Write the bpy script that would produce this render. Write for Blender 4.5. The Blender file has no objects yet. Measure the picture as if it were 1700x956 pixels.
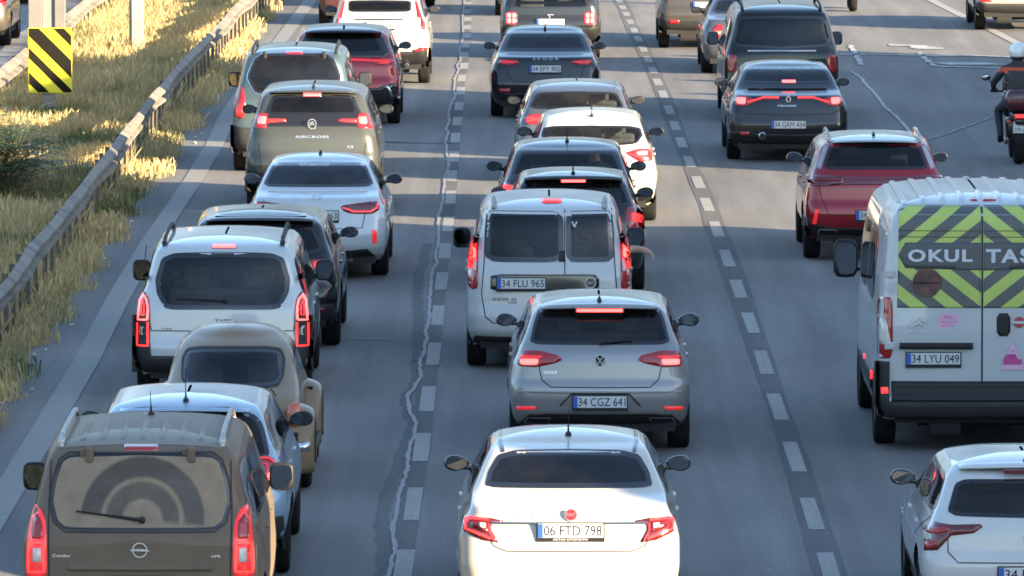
import bpy, bmesh, math, random
import numpy as np
from mathutils import Vector, Matrix
from mathutils.bvhtree import BVHTree
from mathutils.geometry import delaunay_2d_cdt, tessellate_polygon

random.seed(7)
R = math.radians
scene = bpy.context.scene
COL = scene.collection

# ------------------------------------------------------------------ camera
FPX = 12500.0                      # focal length in photograph pixels (1700 wide)
THETA = math.atan(1078 / FPX)      # downward pitch
CAMH = 7.95 * math.cos(THETA)
YAW = math.atan(28 / FPX)
cam_data = bpy.data.cameras.new('camera')
cam = bpy.data.objects.new('camera', cam_data)
COL.objects.link(cam)
cam_data.sensor_width = 36
cam_data.lens = FPX / 1700 * 36
cam_data.clip_start = 1
cam_data.clip_end = 6000
cam.location = (0, 0, CAMH)
cam.rotation_euler = (math.pi / 2 - THETA, 0, YAW)
scene.camera = cam
CM = Matrix.Translation(cam.location) @ cam.rotation_euler.to_matrix().to_4x4()

# ------------------------------------------------------------------ light
SUN_EL = 14.5
SUN_AZ = 37.0       # degrees behind the camera's right-hand side
world = bpy.data.worlds.new("World")
scene.world = world
world.use_nodes = True
wn = world.node_tree.nodes
wl = world.node_tree.links
wn.clear()
sky = wn.new('ShaderNodeTexSky')
sky.sky_type = 'NISHITA'
sky.sun_disc = False
sky.sun_elevation = R(SUN_EL)
sky.sun_rotation = R(90 + SUN_AZ)
sky.air_density = 1.0
sky.dust_density = 0.6
sky.ozone_density = 1.5
bg = wn.new('ShaderNodeBackground')
bg.inputs['Strength'].default_value = 0.098
wo = wn.new('ShaderNodeOutputWorld')
wl.new(sky.outputs[0], bg.inputs[0])
wl.new(bg.outputs[0], wo.inputs[0])
sd = bpy.data.lights.new('sun', 'SUN')
sd.energy = 5.0
sd.angle = R(0.5)
sd.color = (1.0, 0.79, 0.52)
sun = bpy.data.objects.new('sun', sd)
COL.objects.link(sun)
sdir = Vector((math.cos(R(SUN_AZ)) * math.cos(R(SUN_EL)), -math.sin(R(SUN_AZ)) * math.cos(R(SUN_EL)), math.sin(R(SUN_EL))))
sun.rotation_euler = sdir.to_track_quat('Z', 'Y').to_euler()
scene.view_settings.view_transform = 'Standard'
scene.view_settings.look = 'None'
scene.view_settings.gamma = 1
scene.cycles.filter_width = 1.7
scene.view_settings.use_curve_mapping = False
scene.view_settings.exposure = 2.45

# ------------------------------------------------------------------ pixel <-> world
def ray(px, py):
    d = Vector(((px - 850) / FPX, -(py - 478) / FPX, -1))
    return CM.translation.copy(), (CM.to_3x3() @ d).normalized()

def ground(px, py, z=0.0):
    o, d = ray(px, py)
    t = (z - o.z) / d.z
    return o + d * t

def at_depth_y(px, py, Y):
    o, d = ray(px, py)
    return o + d * ((Y - o.y) / d.y)

# ------------------------------------------------------------------ materials
def mat(name, color=(.5, .5, .5), rough=.5, metal=0., coat=0., spec=.5, emit=None, estr=0., noise=0., nscale=5., bump=0., bscale=60., coatr=.05):
    m = bpy.data.materials.new(name)
    m.use_nodes = True
    nt = m.node_tree
    b = nt.nodes['Principled BSDF']
    b.inputs['Base Color'].default_value = (*color, 1)
    b.inputs['Roughness'].default_value = rough
    b.inputs['Metallic'].default_value = metal
    b.inputs['Coat Weight'].default_value = coat
    b.inputs['Coat Roughness'].default_value = coatr
    b.inputs['Specular IOR Level'].default_value = spec
    if emit:
        b.inputs['Emission Color'].default_value = (*emit, 1)
        b.inputs['Emission Strength'].default_value = estr
    if noise:
        tc = nt.nodes.new('ShaderNodeTexCoord')
        n = nt.nodes.new('ShaderNodeTexNoise')
        n.inputs['Scale'].default_value = nscale
        n.inputs['Detail'].default_value = 6
        nt.links.new(tc.outputs['Object'], n.inputs['Vector'])
        r = nt.nodes.new('ShaderNodeMapRange')
        r.inputs[1].default_value = .3
        r.inputs[2].default_value = .7
        r.inputs[3].default_value = 1 - noise
        r.inputs[4].default_value = 1 + noise
        nt.links.new(n.outputs['Fac'], r.inputs[0])
        mx = nt.nodes.new('ShaderNodeVectorMath')
        mx.operation = 'SCALE'
        mx.inputs[0].default_value = color
        nt.links.new(r.outputs[0], mx.inputs['Scale'])
        nt.links.new(mx.outputs[0], b.inputs['Base Color'])
    if bump:
        tc = nt.nodes.new('ShaderNodeTexCoord')
        n = nt.nodes.new('ShaderNodeTexNoise')
        n.inputs['Scale'].default_value = bscale
        nt.links.new(tc.outputs['Object'], n.inputs['Vector'])
        bp = nt.nodes.new('ShaderNodeBump')
        bp.inputs['Strength'].default_value = bump
        bp.inputs['Distance'].default_value = .02
        nt.links.new(n.outputs['Fac'], bp.inputs['Height'])
        nt.links.new(bp.outputs[0], b.inputs['Normal'])
    return m

def paint(name, color, metal=0., rough=.3, coat=1., dust=.12, dustcol=(.30, .27, .22)):
    """car paint: clear-coated, with road dust that gathers low down; the inside of the shell is dark trim"""
    m = bpy.data.materials.new(name)
    m.use_nodes = True
    nt = m.node_tree
    N, Lk = nt.nodes, nt.links
    b = N['Principled BSDF']
    b.inputs['Metallic'].default_value = metal
    b.inputs['Coat Weight'].default_value = coat
    b.inputs['Coat Roughness'].default_value = .04
    b.inputs['Specular IOR Level'].default_value = .2
    tc = N.new('ShaderNodeTexCoord')
    n = N.new('ShaderNodeTexNoise')
    n.inputs['Scale'].default_value = 3.0
    n.inputs['Detail'].default_value = 8
    n.inputs['Roughness'].default_value = .65
    mp = N.new('ShaderNodeMapping')
    mp.inputs['Scale'].default_value = (1, .6, .45)
    Lk.new(tc.outputs['Object'], mp.inputs[0])
    Lk.new(mp.outputs[0], n.inputs['Vector'])
    sp = N.new('ShaderNodeSeparateXYZ')
    Lk.new(tc.outputs['Object'], sp.inputs[0])
    low = N.new('ShaderNodeMapRange')
    low.inputs[1].default_value = .25
    low.inputs[2].default_value = .95
    low.inputs[3].default_value = 1.0
    low.inputs[4].default_value = .25
    Lk.new(sp.outputs[2], low.inputs[0])
    nr = N.new('ShaderNodeMapRange')
    nr.inputs[1].default_value = .35
    nr.inputs[2].default_value = .75
    nr.inputs[3].default_value = dust * .4
    nr.inputs[4].default_value = min(1, dust * 2.2)
    Lk.new(n.outputs['Fac'], nr.inputs[0])
    mu = N.new('ShaderNodeMath')
    mu.operation = 'MULTIPLY'
    mu.use_clamp = True
    Lk.new(low.outputs[0], mu.inputs[0])
    Lk.new(nr.outputs[0], mu.inputs[1])
    mx = N.new('ShaderNodeMix')
    mx.data_type = 'RGBA'
    mx.inputs[6].default_value = (*color, 1)
    mx.inputs[7].default_value = (*dustcol, 1)
    Lk.new(mu.outputs[0], mx.inputs[0])
    Lk.new(mx.outputs[2], b.inputs['Base Color'])
    rr = N.new('ShaderNodeMath')
    rr.operation = 'MULTIPLY_ADD'
    rr.inputs[1].default_value = .5
    rr.inputs[2].default_value = rough
    Lk.new(mu.outputs[0], rr.inputs[0])
    Lk.new(rr.outputs[0], b.inputs['Roughness'])
    cw = N.new('ShaderNodeMath')
    cw.operation = 'MULTIPLY_ADD'
    cw.inputs[1].default_value = -coat
    cw.inputs[2].default_value = coat
    Lk.new(mu.outputs[0], cw.inputs[0])
    Lk.new(cw.outputs[0], b.inputs['Coat Weight'])
    # the inner face of the sheet is dark trim
    geo = N.new('ShaderNodeNewGeometry')
    inn = N.new('ShaderNodeBsdfDiffuse')
    inn.inputs[0].default_value = (.02, .02, .022, 1)
    ms = N.new('ShaderNodeMixShader')
    Lk.new(geo.outputs['Backfacing'], ms.inputs[0])
    Lk.new(b.outputs[0], ms.inputs[1])
    Lk.new(inn.outputs[0], ms.inputs[2])
    Lk.new(ms.outputs[0], N['Material Output'].inputs[0])
    return m

def glassmat(name, tint=(.2, .22, .22), dust=0., ior=1.42):
    m = bpy.data.materials.new(name)
    m.use_nodes = True
    nt = m.node_tree
    N, Lk = nt.nodes, nt.links
    N.clear()
    out = N.new('ShaderNodeOutputMaterial')
    tr = N.new('ShaderNodeBsdfTransparent')
    tr.inputs[0].default_value = (*tint, 1)
    gl = N.new('ShaderNodeBsdfGlossy')
    gl.inputs['Roughness'].default_value = .02
    gl.inputs[0].default_value = (.95, .97, 1, 1)
    fr = N.new('ShaderNodeFresnel')
    fr.inputs[0].default_value = ior
    ms = N.new('ShaderNodeMixShader')
    Lk.new(fr.outputs[0], ms.inputs[0])
    Lk.new(tr.outputs[0], ms.inputs[1])
    Lk.new(gl.outputs[0], ms.inputs[2])
    last = ms
    if dust:
        df = N.new('ShaderNodeBsdfDiffuse')
        df.inputs[0].default_value = (.32, .29, .25, 1)
        tc = N.new('ShaderNodeTexCoord')
        n = N.new('ShaderNodeTexNoise')
        n.inputs['Scale'].default_value = 4
        n.inputs['Detail'].default_value = 8
        Lk.new(tc.outputs['Object'], n.inputs['Vector'])
        mr = N.new('ShaderNodeMapRange')
        mr.inputs[1].default_value = .3
        mr.inputs[2].default_value = .8
        mr.inputs[3].default_value = dust * .4
        mr.inputs[4].default_value = dust * 1.6
        Lk.new(n.outputs['Fac'], mr.inputs[0])
        m2 = N.new('ShaderNodeMixShader')
        Lk.new(mr.outputs[0], m2.inputs[0])
        Lk.new(ms.outputs[0], m2.inputs[1])
        Lk.new(df.outputs[0], m2.inputs[2])
        last = m2
    Lk.new(last.outputs[0], out.inputs[0])
    return m

M = {}
M['black'] = mat('black_plastic', (.014, .014, .015), .5, spec=.3)
M['gloss'] = mat('gloss_black', (.012, .012, .014), .12, coat=.6)
M['trim'] = mat('grey_plastic', (.028, .028, .029), .65, noise=.2, spec=.3)
M['rubber'] = mat('rubber', (.011, .011, .011), .9, noise=.3, nscale=9, spec=.2)
M['rim'] = mat('alloy', (.45, .45, .46), .3, .9)
M['chrome'] = mat('chrome', (.75, .75, .76), .15, 1.)
M['glass'] = glassmat('window_glass', (.62, .66, .65), .02)
M['tint'] = glassmat('privacy_glass', (.24, .26, .27), .015)
M['clear'] = glassmat('clear_glass', (.85, .90, .87), .01)
M['dirtyglass'] = glassmat('dusty_glass', (.30, .33, .32), .55)
M['frit'] = mat('window_border', (.010, .010, .012), .15, coat=.5)
M['red'] = mat('lamp_red', (.30, .010, .012), .18, coat=.8)
M['darkred'] = mat('lamp_dark_red', (.10, .008, .010), .18, coat=.8)
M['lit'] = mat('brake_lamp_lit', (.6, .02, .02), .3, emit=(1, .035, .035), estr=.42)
M['hot'] = mat('brake_lamp_hot', (.8, .1, .1), .3, emit=(1, .10, .09), estr=.75)
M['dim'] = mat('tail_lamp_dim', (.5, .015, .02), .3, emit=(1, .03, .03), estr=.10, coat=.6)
M['amber'] = mat('lamp_amber', (.30, .20, .12), .25, coat=.6)
M['whitelens'] = mat('lamp_clear', (.55, .52, .48), .2, coat=.6)
M['plate'] = mat('plate_white', (.50, .52, .54), .5)
M['blue'] = mat('plate_blue', (.02, .08, .42), .4)
M['ink'] = mat('letter_black', (.008, .008, .01), .9, spec=0)
M['badge'] = mat('badge_silver', (.7, .71, .72), .25, .8)
M['whiteink'] = mat('letter_white', (.75, .76, .78), .5)
M['seam'] = mat('panel_gap', (.012, .012, .013), .8)
M['mirror'] = mat('mirror_glass', (.34, .36, .38), .03, 1.)
M['seatm'] = mat('seat_cloth', (.06, .06, .065), .9, noise=.3)
M['seatl'] = mat('seat_cloth_grey', (.10, .10, .10), .9, noise=.3)
M['steel'] = mat('galvanised_steel', (.36, .36, .35), .5, .55, noise=.25, nscale=3)
M['under'] = mat('underbody', (.012, .012, .012), .9)
# ------------------------------------------------------------------ generic helpers
def link(o, parent=None):
    COL.objects.link(o)
    if parent is not None:
        o.parent = parent
    return o

def mesh_obj(name, verts, faces, mats, parent=None, smooth=True, fm=None):
    me = bpy.data.meshes.new(name)
    me.from_pydata([tuple(v) for v in verts], [], faces)
    for m in (mats if isinstance(mats, (list, tuple)) else [mats]):
        me.materials.append(m)
    if smooth:
        me.polygons.foreach_set('use_smooth', [True] * len(me.polygons))
    if fm:
        me.polygons.foreach_set('material_index', fm)
    me.update()
    return link(bpy.data.objects.new(name, me), parent)

def bm_obj(name, bm, mats, parent=None, smooth=False):
    me = bpy.data.meshes.new(name)
    bm.to_mesh(me)
    bm.free()
    for m in (mats if isinstance(mats, (list, tuple)) else [mats]):
        me.materials.append(m)
    if smooth:
        me.polygons.foreach_set('use_smooth', [True] * len(me.polygons))
    return link(bpy.data.objects.new(name, me), parent)

def tag(o, label=None, cat=None, group=None, kind=None):
    if label: o['label'] = label
    if cat: o['category'] = cat
    if group: o['group'] = group
    if kind: o['kind'] = kind
    return o

def empty(name, loc, rz=0.):
    o = bpy.data.objects.new(name, None)
    o.empty_display_size = .3
    o.location = loc
    o.rotation_euler = (0, 0, rz)
    return link(o)

def add_box(bm, c, s, bev=0., rot=None, mi=0):
    r = bmesh.ops.create_cube(bm, size=1)
    vs = r['verts']
    mt = Matrix.Translation(c) @ (rot.to_4x4() if rot else Matrix()) @ Matrix.Diagonal((*s, 1))
    bmesh.ops.transform(bm, matrix=mt, verts=vs)
    fs = set(f for v in vs for f in v.link_faces)
    for f in fs: f.material_index = mi
    if bev:
        es = set(e for v in vs for e in v.link_edges)
        bmesh.ops.bevel(bm, geom=list(es), offset=bev, segments=2, affect='EDGES', profile=.6)
    return vs

def add_tube(bm, a, b, r, r2=None, n=10, mi=0):
    a, b = Vector(a), Vector(b)
    d = b - a
    q = d.to_track_quat('Z', 'Y').to_matrix().to_4x4()
    res = bmesh.ops.create_cone(bm, cap_ends=True, segments=n, radius1=r, radius2=r if r2 is None else r2, depth=d.length,
                                matrix=Matrix.Translation((a + b) / 2) @ q)
    for v in res['verts']:
        for f in v.link_faces: f.material_index = mi

def add_ball(bm, c, s, n=12, mi=0, rot=None):
    mt = Matrix.Translation(c) @ (rot.to_4x4() if rot else Matrix()) @ Matrix.Diagonal((*s, 1))
    res = bmesh.ops.create_uvsphere(bm, u_segments=n, v_segments=max(6, n * 2 // 3), radius=1, matrix=mt)
    for v in res['verts']:
        for f in v.link_faces: f.material_index = mi

def lathe(prof, n=28, axis='x'):
    """prof: list of (axial, radius)"""
    vs, fs = [], []
    k = len(prof)
    for i in range(n):
        a = 2 * math.pi * i / n
        for (x, r) in prof:
            vs.append((x, r * math.cos(a), r * math.sin(a)))
    for i in range(n):
        j = (i + 1) % n
        for p in range(k - 1):
            fs.append((i * k + p, i * k + p + 1, j * k + p + 1, j * k + p))
    return vs, fs

def inpoly(p, poly):
    x, y = p
    c = False
    n = len(poly)
    j = n - 1
    for i in range(n):
        xi, yi = poly[i]
        xj, yj = poly[j]
        if (yi > y) != (yj > y) and x < (xj - xi) * (y - yi) / (yj - yi) + xi:
            c = not c
        j = i
    return c

def seg_dist(p, a, b):
    ax, ay = a; bx, by = b; px, py = p
    dx, dy = bx - ax, by - ay
    l2 = dx * dx + dy * dy or 1e-9
    t = max(0, min(1, ((px - ax) * dx + (py - ay) * dy) / l2))
    return math.hypot(px - ax - t * dx, py - ay - t * dy)

def densify(poly, res, closed=True):
    out = []
    n = len(poly)
    for i in range(n if closed else n - 1):
        a, b = poly[i], poly[(i + 1) % n]
        k = max(1, int(math.hypot(b[0] - a[0], b[1] - a[1]) / res))
        for j in range(k):
            t = j / k
            out.append((a[0] + (b[0] - a[0]) * t, a[1] + (b[1] - a[1]) * t))
    if not closed: out.append(tuple(poly[-1]))
    return out

def round_poly(poly, it=2, k=.22):
    """Chaikin corner cutting with small cuts: rounds corners, keeps long edges"""
    for _ in range(it):
        out = []
        n = len(poly)
        for i in range(n):
            a, b = poly[i], poly[(i + 1) % n]
            out.append((a[0] + (b[0] - a[0]) * k, a[1] + (b[1] - a[1]) * k))
            out.append((a[0] + (b[0] - a[0]) * (1 - k), a[1] + (b[1] - a[1]) * (1 - k)))
        poly = out
    return poly

def shrink(poly, d):
    """inset of a simple polygon by d"""
    n = len(poly)
    area = sum(poly[i][0] * poly[(i + 1) % n][1] - poly[(i + 1) % n][0] * poly[i][1] for i in range(n))
    sg = 1 if area > 0 else -1
    out = []
    for i in range(n):
        p0, p1, p2 = Vector(poly[i - 1]), Vector(poly[i]), Vector(poly[(i + 1) % n])
        e1, e2 = (p1 - p0), (p2 - p1)
        if e1.length < 1e-6 or e2.length < 1e-6:
            continue
        e1.normalize(); e2.normalize()
        n1, n2 = Vector((-e1.y, e1.x)) * sg, Vector((-e2.y, e2.x)) * sg
        b = n1 + n2
        if b.length < .2: b = n1
        b.normalize()
        c = max(.5, b.dot(n1))
        q = p1 + b * (d / c)
        out.append((q.x, q.y))
    return out

def tri_grid(poly, res):
    """fine triangulation of a polygon: boundary + inner grid points"""
    bd = densify(poly, res)
    xs = [p[0] for p in poly]; ys = [p[1] for p in poly]
    pts = [Vector(p) for p in bd]
    nb = len(pts)
    x = min(xs) + res / 2
    while x < max(xs):
        y = min(ys) + res / 2
        while y < max(ys):
            if inpoly((x, y), poly) and min(seg_dist((x, y), poly[i], poly[(i + 1) % len(poly)]) for i in range(len(poly))) > res * .35:
                pts.append(Vector((x, y)))
            y += res
        x += res
    r = delaunay_2d_cdt(pts, [(i, (i + 1) % nb) for i in range(nb)], [], 1, 1e-6)
    v, f = r[0], r[2]
    f = [t for t in f if inpoly((sum(v[k].x for k in t) / len(t), sum(v[k].y for k in t) / len(t)), poly)]
    return [(p.x, p.y) for p in v], [tuple(t) for t in f]

_text_cache = {}
def text_geo(txt, bold=False):
    if txt in _text_cache: return _text_cache[txt]
    cu = bpy.data.curves.new('txt', 'FONT')
    cu.body = txt
    cu.resolution_u = 3
    cu.offset = .02 if bold else 0.0
    o = bpy.data.objects.new('txt', cu)
    COL.objects.link(o)
    dg = bpy.context.evaluated_depsgraph_get()
    me = bpy.data.meshes.new_from_object(o.evaluated_get(dg))
    vs = [(v.co.x, v.co.y) for v in me.vertices]
    fs = [tuple(p.vertices) for p in me.polygons]
    bpy.data.objects.remove(o)
    bpy.data.meshes.remove(me)
    bpy.data.curves.remove(cu)
    if vs:
        x0 = min(v[0] for v in vs); x1 = max(v[0] for v in vs)
        y0 = min(v[1] for v in vs); y1 = max(v[1] for v in vs)
        vs = [((x - x0) / (x1 - x0), (y - y0) / (y1 - y0)) for x, y in vs]
    _text_cache[txt] = (vs, fs)
    return vs, fs

def smooth_prof(rows, zs, sig=.012):
    rows = sorted(rows)
    zz = np.arange(rows[0][0] - .1, rows[-1][0] + .1, .002)
    v = np.interp(zz, [r[0] for r in rows], [r[1] for r in rows])
    k = int(sig / .002 * 3)
    g = np.exp(-.5 * (np.arange(-k, k + 1) * .002 / sig) ** 2)
    g /= g.sum()
    vp = np.concatenate([np.full(k, v[0]), v, np.full(k, v[-1])])
    v = np.convolve(vp, g, 'valid')
    return np.interp(zs, zz, v)

# ------------------------------------------------------------------ car bodies
TYPES = {
 'hatch': dict(H=1.46, L=4.2, zb=.24,
    R=[(.24, .30), (.30, .12), (.40, .03), (.55, .0), (.66, .01), (.72, .05), (.90, .07), (1.00, .10), (1.04, .14), (1.33, .40), (1.375, .46), (1.395, .60)],
    F=[(.20, .30), (.35, .06), (.5, 0), (.64, .04), (.71, .16), (.83, .85), (.89, 1.05), (1.36, 1.85), (1.395, 2.0)],
    Wd=[(.24, .90), (.35, .965), (.55, 1.0), (.72, 1.0), (.88, .965), (.96, .93), (1.0, .92), (1.33, .765), (1.375, .72), (1.395, .68)],
    belt=.97, wy=.72, wb=2.62, wr=.315, glass=(1.01, 1.33)),
 'suv': dict(H=1.62, L=4.4, zb=.30,
    R=[(.30, .28), (.38, .10), (.50, .02), (.62, .0), (.74, .02), (.80, .06), (1.0, .08), (1.10, .11), (1.15, .15), (1.47, .42), (1.53, .48), (1.555, .62)],
    F=[(.26, .30), (.40, .06), (.6, 0), (.76, .03), (.83, .14), (.95, .85), (1.01, 1.05), (1.52, 1.80), (1.555, 2.0)],
    Wd=[(.30, .91), (.42, .975), (.60, 1.0), (.82, 1.0), (.98, .965), (1.07, .945), (1.12, .935), (1.48, .795), (1.53, .74), (1.555, .69)],
    belt=1.09, wy=.78, wb=2.65, wr=.345, glass=(1.13, 1.47)),
 'sedan': dict(H=1.48, L=4.5, zb=.24,
    R=[(.24, .30), (.30, .12), (.42, .02), (.58, .0), (.70, .03), (.95, .09), (1.02, .11), (1.045, .15), (1.075, .36), (1.10, .55), (1.375, 1.12), (1.40, 1.28), (1.415, 1.45)],
    F=[(.20, .30), (.35, .06), (.5, 0), (.64, .04), (.71, .16), (.83, .85), (.89, 1.05), (1.38, 1.85), (1.415, 2.05)],
    Wd=[(.24, .90), (.35, .965), (.55, 1.0), (.78, 1.0), (.92, .96), (.98, .92), (1.04, .90), (1.10, .875), (1.37, .71), (1.40, .67), (1.415, .63)],
    belt=.97, wy=1.0, wb=2.64, wr=.315, glass=(1.01, 1.37)),
 'mpv': dict(H=1.80, L=4.4, zb=.26,
    R=[(.26, .28), (.32, .10), (.42, .01), (.60, .0), (.68, .03), (1.08, .06), (1.14, .09), (1.58, .19), (1.69, .24), (1.73, .34)],
    F=[(.22, .30), (.40, .06), (.6, 0), (.76, .05), (.86, .20), (.98, .75), (1.04, .95), (1.68, 1.65), (1.73, 1.85)],
    Wd=[(.26, .92), (.40, .985), (.60, 1.0), (1.0, .995), (1.10, .975), (1.16, .955), (1.60, .83), (1.69, .785), (1.73, .73)],
    belt=1.10, wy=.75, wb=2.75, wr=.325, glass=(1.13, 1.58)),
 'van': dict(H=2.52, L=5.4, zb=.32,
    R=[(.32, .20), (.38, .04), (.55, .0), (.58, .06), (1.2, .06), (1.7, .08), (2.25, .13), (2.36, .17), (2.43, .30)],
    F=[(.28, .30), (.45, .05), (.8, 0), (1.0, .06), (1.15, .30), (1.25, .55), (2.0, 1.15), (2.36, 1.7), (2.43, 2.0)],
    Wd=[(.32, .94), (.5, .985), (.8, 1.0), (1.3, 1.0), (1.7, .985), (2.2, .93), (2.33, .895), (2.40, .84), (2.43, .80)],
    belt=1.35, wy=1.0, wb=3.45, wr=.345, glass=(1.40, 2.1)),
 'beetle': dict(H=1.50, L=4.05, zb=.34,
    R=[(.34, .42), (.40, .26), (.50, .16), (.62, .14), (.75, .20), (.88, .36), (.98, .58), (1.06, .72), (1.28, 1.02), (1.36, 1.20), (1.42, 1.40)],
    F=[(.30, .50), (.42, .25), (.55, .2), (.70, .30), (.82, .55), (.92, .95), (1.0, 1.30), (1.36, 1.62), (1.42, 1.80)],
    Wd=[(.34, .70), (.45, .78), (.60, .82), (.80, .84), (.92, .82), (1.0, .80), (1.25, .715), (1.33, .66), (1.40, .56), (1.42, .50)],
    belt=.98, wy=.75, wb=2.40, wr=.315, glass=(1.03, 1.30)),
}

class Car:
    def __init__(self, name, label, cat, cx, s, typ, W, H, L, pt, yaw=0., ds=.045, dyw=0., group='cars queuing on the highway', clear=0., zup=0., pos=None, rr=.17, br=.06, tweak=None):
        T = {k: (list(v) if isinstance(v, list) else v) for k, v in TYPES[typ].items()}
        if tweak: T.update(tweak)
        self.T, self.W, self.H, self.L = T, W, H, L
        kz = self.kz = H / T['H']
        self.w2 = w2 = W / 2
        p = pos if pos is not None else ground(cx, 7.95 * s - 600)
        self.root = empty(name, (p.x, p.y, 0), R(yaw))
        tag(self.root, label, cat, group)
        self.MW = Matrix.Translation((p.x, p.y, 0)) @ Matrix.Rotation(R(yaw), 4, 'Z')
        self.MI = self.MW.inverted()
        self.pt = pt
        self.typ = typ
        self.ds = ds
        self.holes = []
        Rr = [(z * kz, y) for z, y in T['R']]
        Fr = [(z * kz, y) for z, y in T['F']]
        Wr = [(z * kz, f * w2) for z, f in T['Wd']]
        z0, z1 = Rr[0][0], Rr[-1][0]
        zz = np.arange(z0, z1 + .001, .002)
        yr = smooth_prof(Rr, zz); yf = L - smooth_prof(Fr, zz, .015); ww = smooth_prof(Wr, zz, .02)
        seg = np.sqrt(np.diff(zz) ** 2 + (np.diff(yr)) ** 2 + (np.diff(yf) * .35) ** 2 + np.diff(ww) ** 2)
        cs = np.concatenate([[0], np.cumsum(seg)])
        n = max(20, int(cs[-1] / ds))
        zl = np.interp(np.linspace(0, cs[-1], n + 1), cs, zz)
        self.zl = zl
        self.fR = lambda z: float(np.interp(z, zz, yr))
        self.fF = lambda z: float(np.interp(z, zz, yf))
        self.fW = lambda z: float(np.interp(z, zz, ww))
        k = .05 / ds
        nre, nc, ns, nf = max(7, int(16 / (ds / .045))), 6, max(26, int(L / (ds * 1.25))), max(5, int(9 / (ds / .045)))
        self.wya, self.wyb = T['wy'] + dyw, T['wy'] + dyw + T['wb'] * L / T['L']
        self.wr = T['wr'] * (1 if typ != 'suv' else 1)
        zroof = z1
        crown = H - z1
        verts, faces = [], []

        def ring(z, yr_, yf_, w_, ins=0., zadd=0.):
            zq = min(1, max(0, (z / kz - T['belt']) / .12))
            rr_ = min(rr * (1 - .4 * zq * (typ != 'beetle')), w_ * .5)
            rf = min(.28, w_ * .5)
            h = []
            for i in range(nre):
                h.append(((w_ - rr_) * i / (nre - 1), yr_))
            for i in range(1, nc + 1):
                a = math.pi / 2 * i / nc
                h.append((w_ - rr_ + rr_ * math.sin(a), yr_ + rr_ - rr_ * math.cos(a)))
            ya, yb = yr_ + rr_, yf_ - rf
            for i in range(1, ns):
                h.append((w_, ya + (yb - ya) * i / ns))
            for i in range(nc + 1):
                a = math.pi / 2 * i / nc
                h.append((w_ - rf + rf * math.cos(a), yb + rf * math.sin(a)))
            for i in range(1, nf):
                h.append(((w_ - rf) * (1 - i / (nf - 1)), yf_))
            out = []
            zk = min(1, max(0, (z / kz - T['belt'] + .1) / .3))
            for (x, y) in h:
                fx = x / w_
                y2 = y + br * (1 + .8 * zk) * fx * fx * math.exp(-(y - yr_) / .6) - .10 * fx * fx * math.exp(-(yf_ - y) / .6)
                tr = (.03 + .040 * zk) * max(0, (1.5 - y) / 1.5) ** 2 + (.06 + .03 * zk) * max(0, (y - (L - 1.6)) / 1.6) ** 2
                x2 = x * (1 - tr)
                for yw in (self.wya, self.wyb):
                    if fx > .9 and typ != 'beetle':
                        x2 += .022 * math.exp(-((y - yw) / .38) ** 2) * math.exp(-((z - .50 * kz) / .22) ** 2)
                # crease along the shoulder
                z2 = z + zadd
                if zk > 0:
                    yc = (yr_ + yf_) / 2
                    dr = (y2 - (T['belt'] and 1.9)) 
                    z2 -= zk * (.020 * max(0, (2.2 - y2) / 1.6) ** 2 + .03 * max(0, (y2 - 2.2) / 2.0) ** 2) * (1 if typ != 'van' else .4)
                out.append((x2, y2, z2))
            return out + [(-a, b, c) for (a, b, c) in reversed(out[1:-1])]
        rows = [ring(z, self.fR(z), self.fF(z), self.fW(z)) for z in zl]
        e = .0
        wz, yrz, yfz = self.fW(z1), self.fR(z1), self.fF(z1)
        NC = 7
        for i in range(1, NC + 1):
            t = i / NC
            sc = 1 - t ** 1.2
            za = crown * (1 - (1 - t) ** 2)
            m = wz * sc
            off = (wz - m)
            rows.append(ring(z1, yrz + min(off, (yfz - yrz) * .46), yfz - min(off, (yfz - yrz) * .46), max(m, .012), zadd=za))
        P = len(rows[0])
        for r in rows: verts += r
        for i in range(len(rows) - 1):
            for j in range(P):
                k2 = (j + 1) % P
                faces.append((i * P + j, i * P + k2, (i + 1) * P + k2, (i + 1) * P + j))
        self.verts = [Vector(v) for v in verts]
        self.faces = faces
        self.bvh = BVHTree.FromPolygons(self.verts, faces)
        self.P = P

    # ---- projection
    def hit(self, side, u, v):
        if side == 'rear': o, d = Vector((u, -4, v)), Vector((0, 1, 0))
        elif side == 'front': o, d = Vector((u, self.L + 4, v)), Vector((0, -1, 0))
        elif side == 'top': o, d = Vector((u, v, 5)), Vector((0, 0, -1))
        elif side == 'right': o, d = Vector((4, u, v)), Vector((-1, 0, 0))
        else: o, d = Vector((-4, u, v)), Vector((1, 0, 0))
        loc, nrm, _, _ = self.bvh.ray_cast(o, d)
        if loc is None:
            loc, nrm, _, dist = self.bvh.find_nearest(o + d * (3.3 if side in ('left', 'right') else 4.1))
            if side == 'rear': loc = Vector((u, loc.y, v))
            elif side in ('left', 'right'): loc = Vector((loc.x, u, v))
            return loc, -d
        if nrm.dot(d) > 0: nrm = -nrm
        return loc, nrm

    def px(self, pts, k=None):
        """photograph pixels -> (x, z) on the rear surface of this car; k=(ox, oy, scale) of an enlarged view"""
        out = []
        for (a, b) in pts:
            if k: a, b = k[0] + a / k[2], k[1] + b / k[2]
            o, d = ray(a, b)
            ol = self.MI @ o
            dl = self.MI.to_3x3() @ d
            loc, nrm, _, _ = self.bvh.ray_cast(ol, dl)
            if loc is None:
                t = (.10 - ol.y) / dl.y
                loc = ol + dl * t
            out.append((loc.x, loc.z))
        return out

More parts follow.
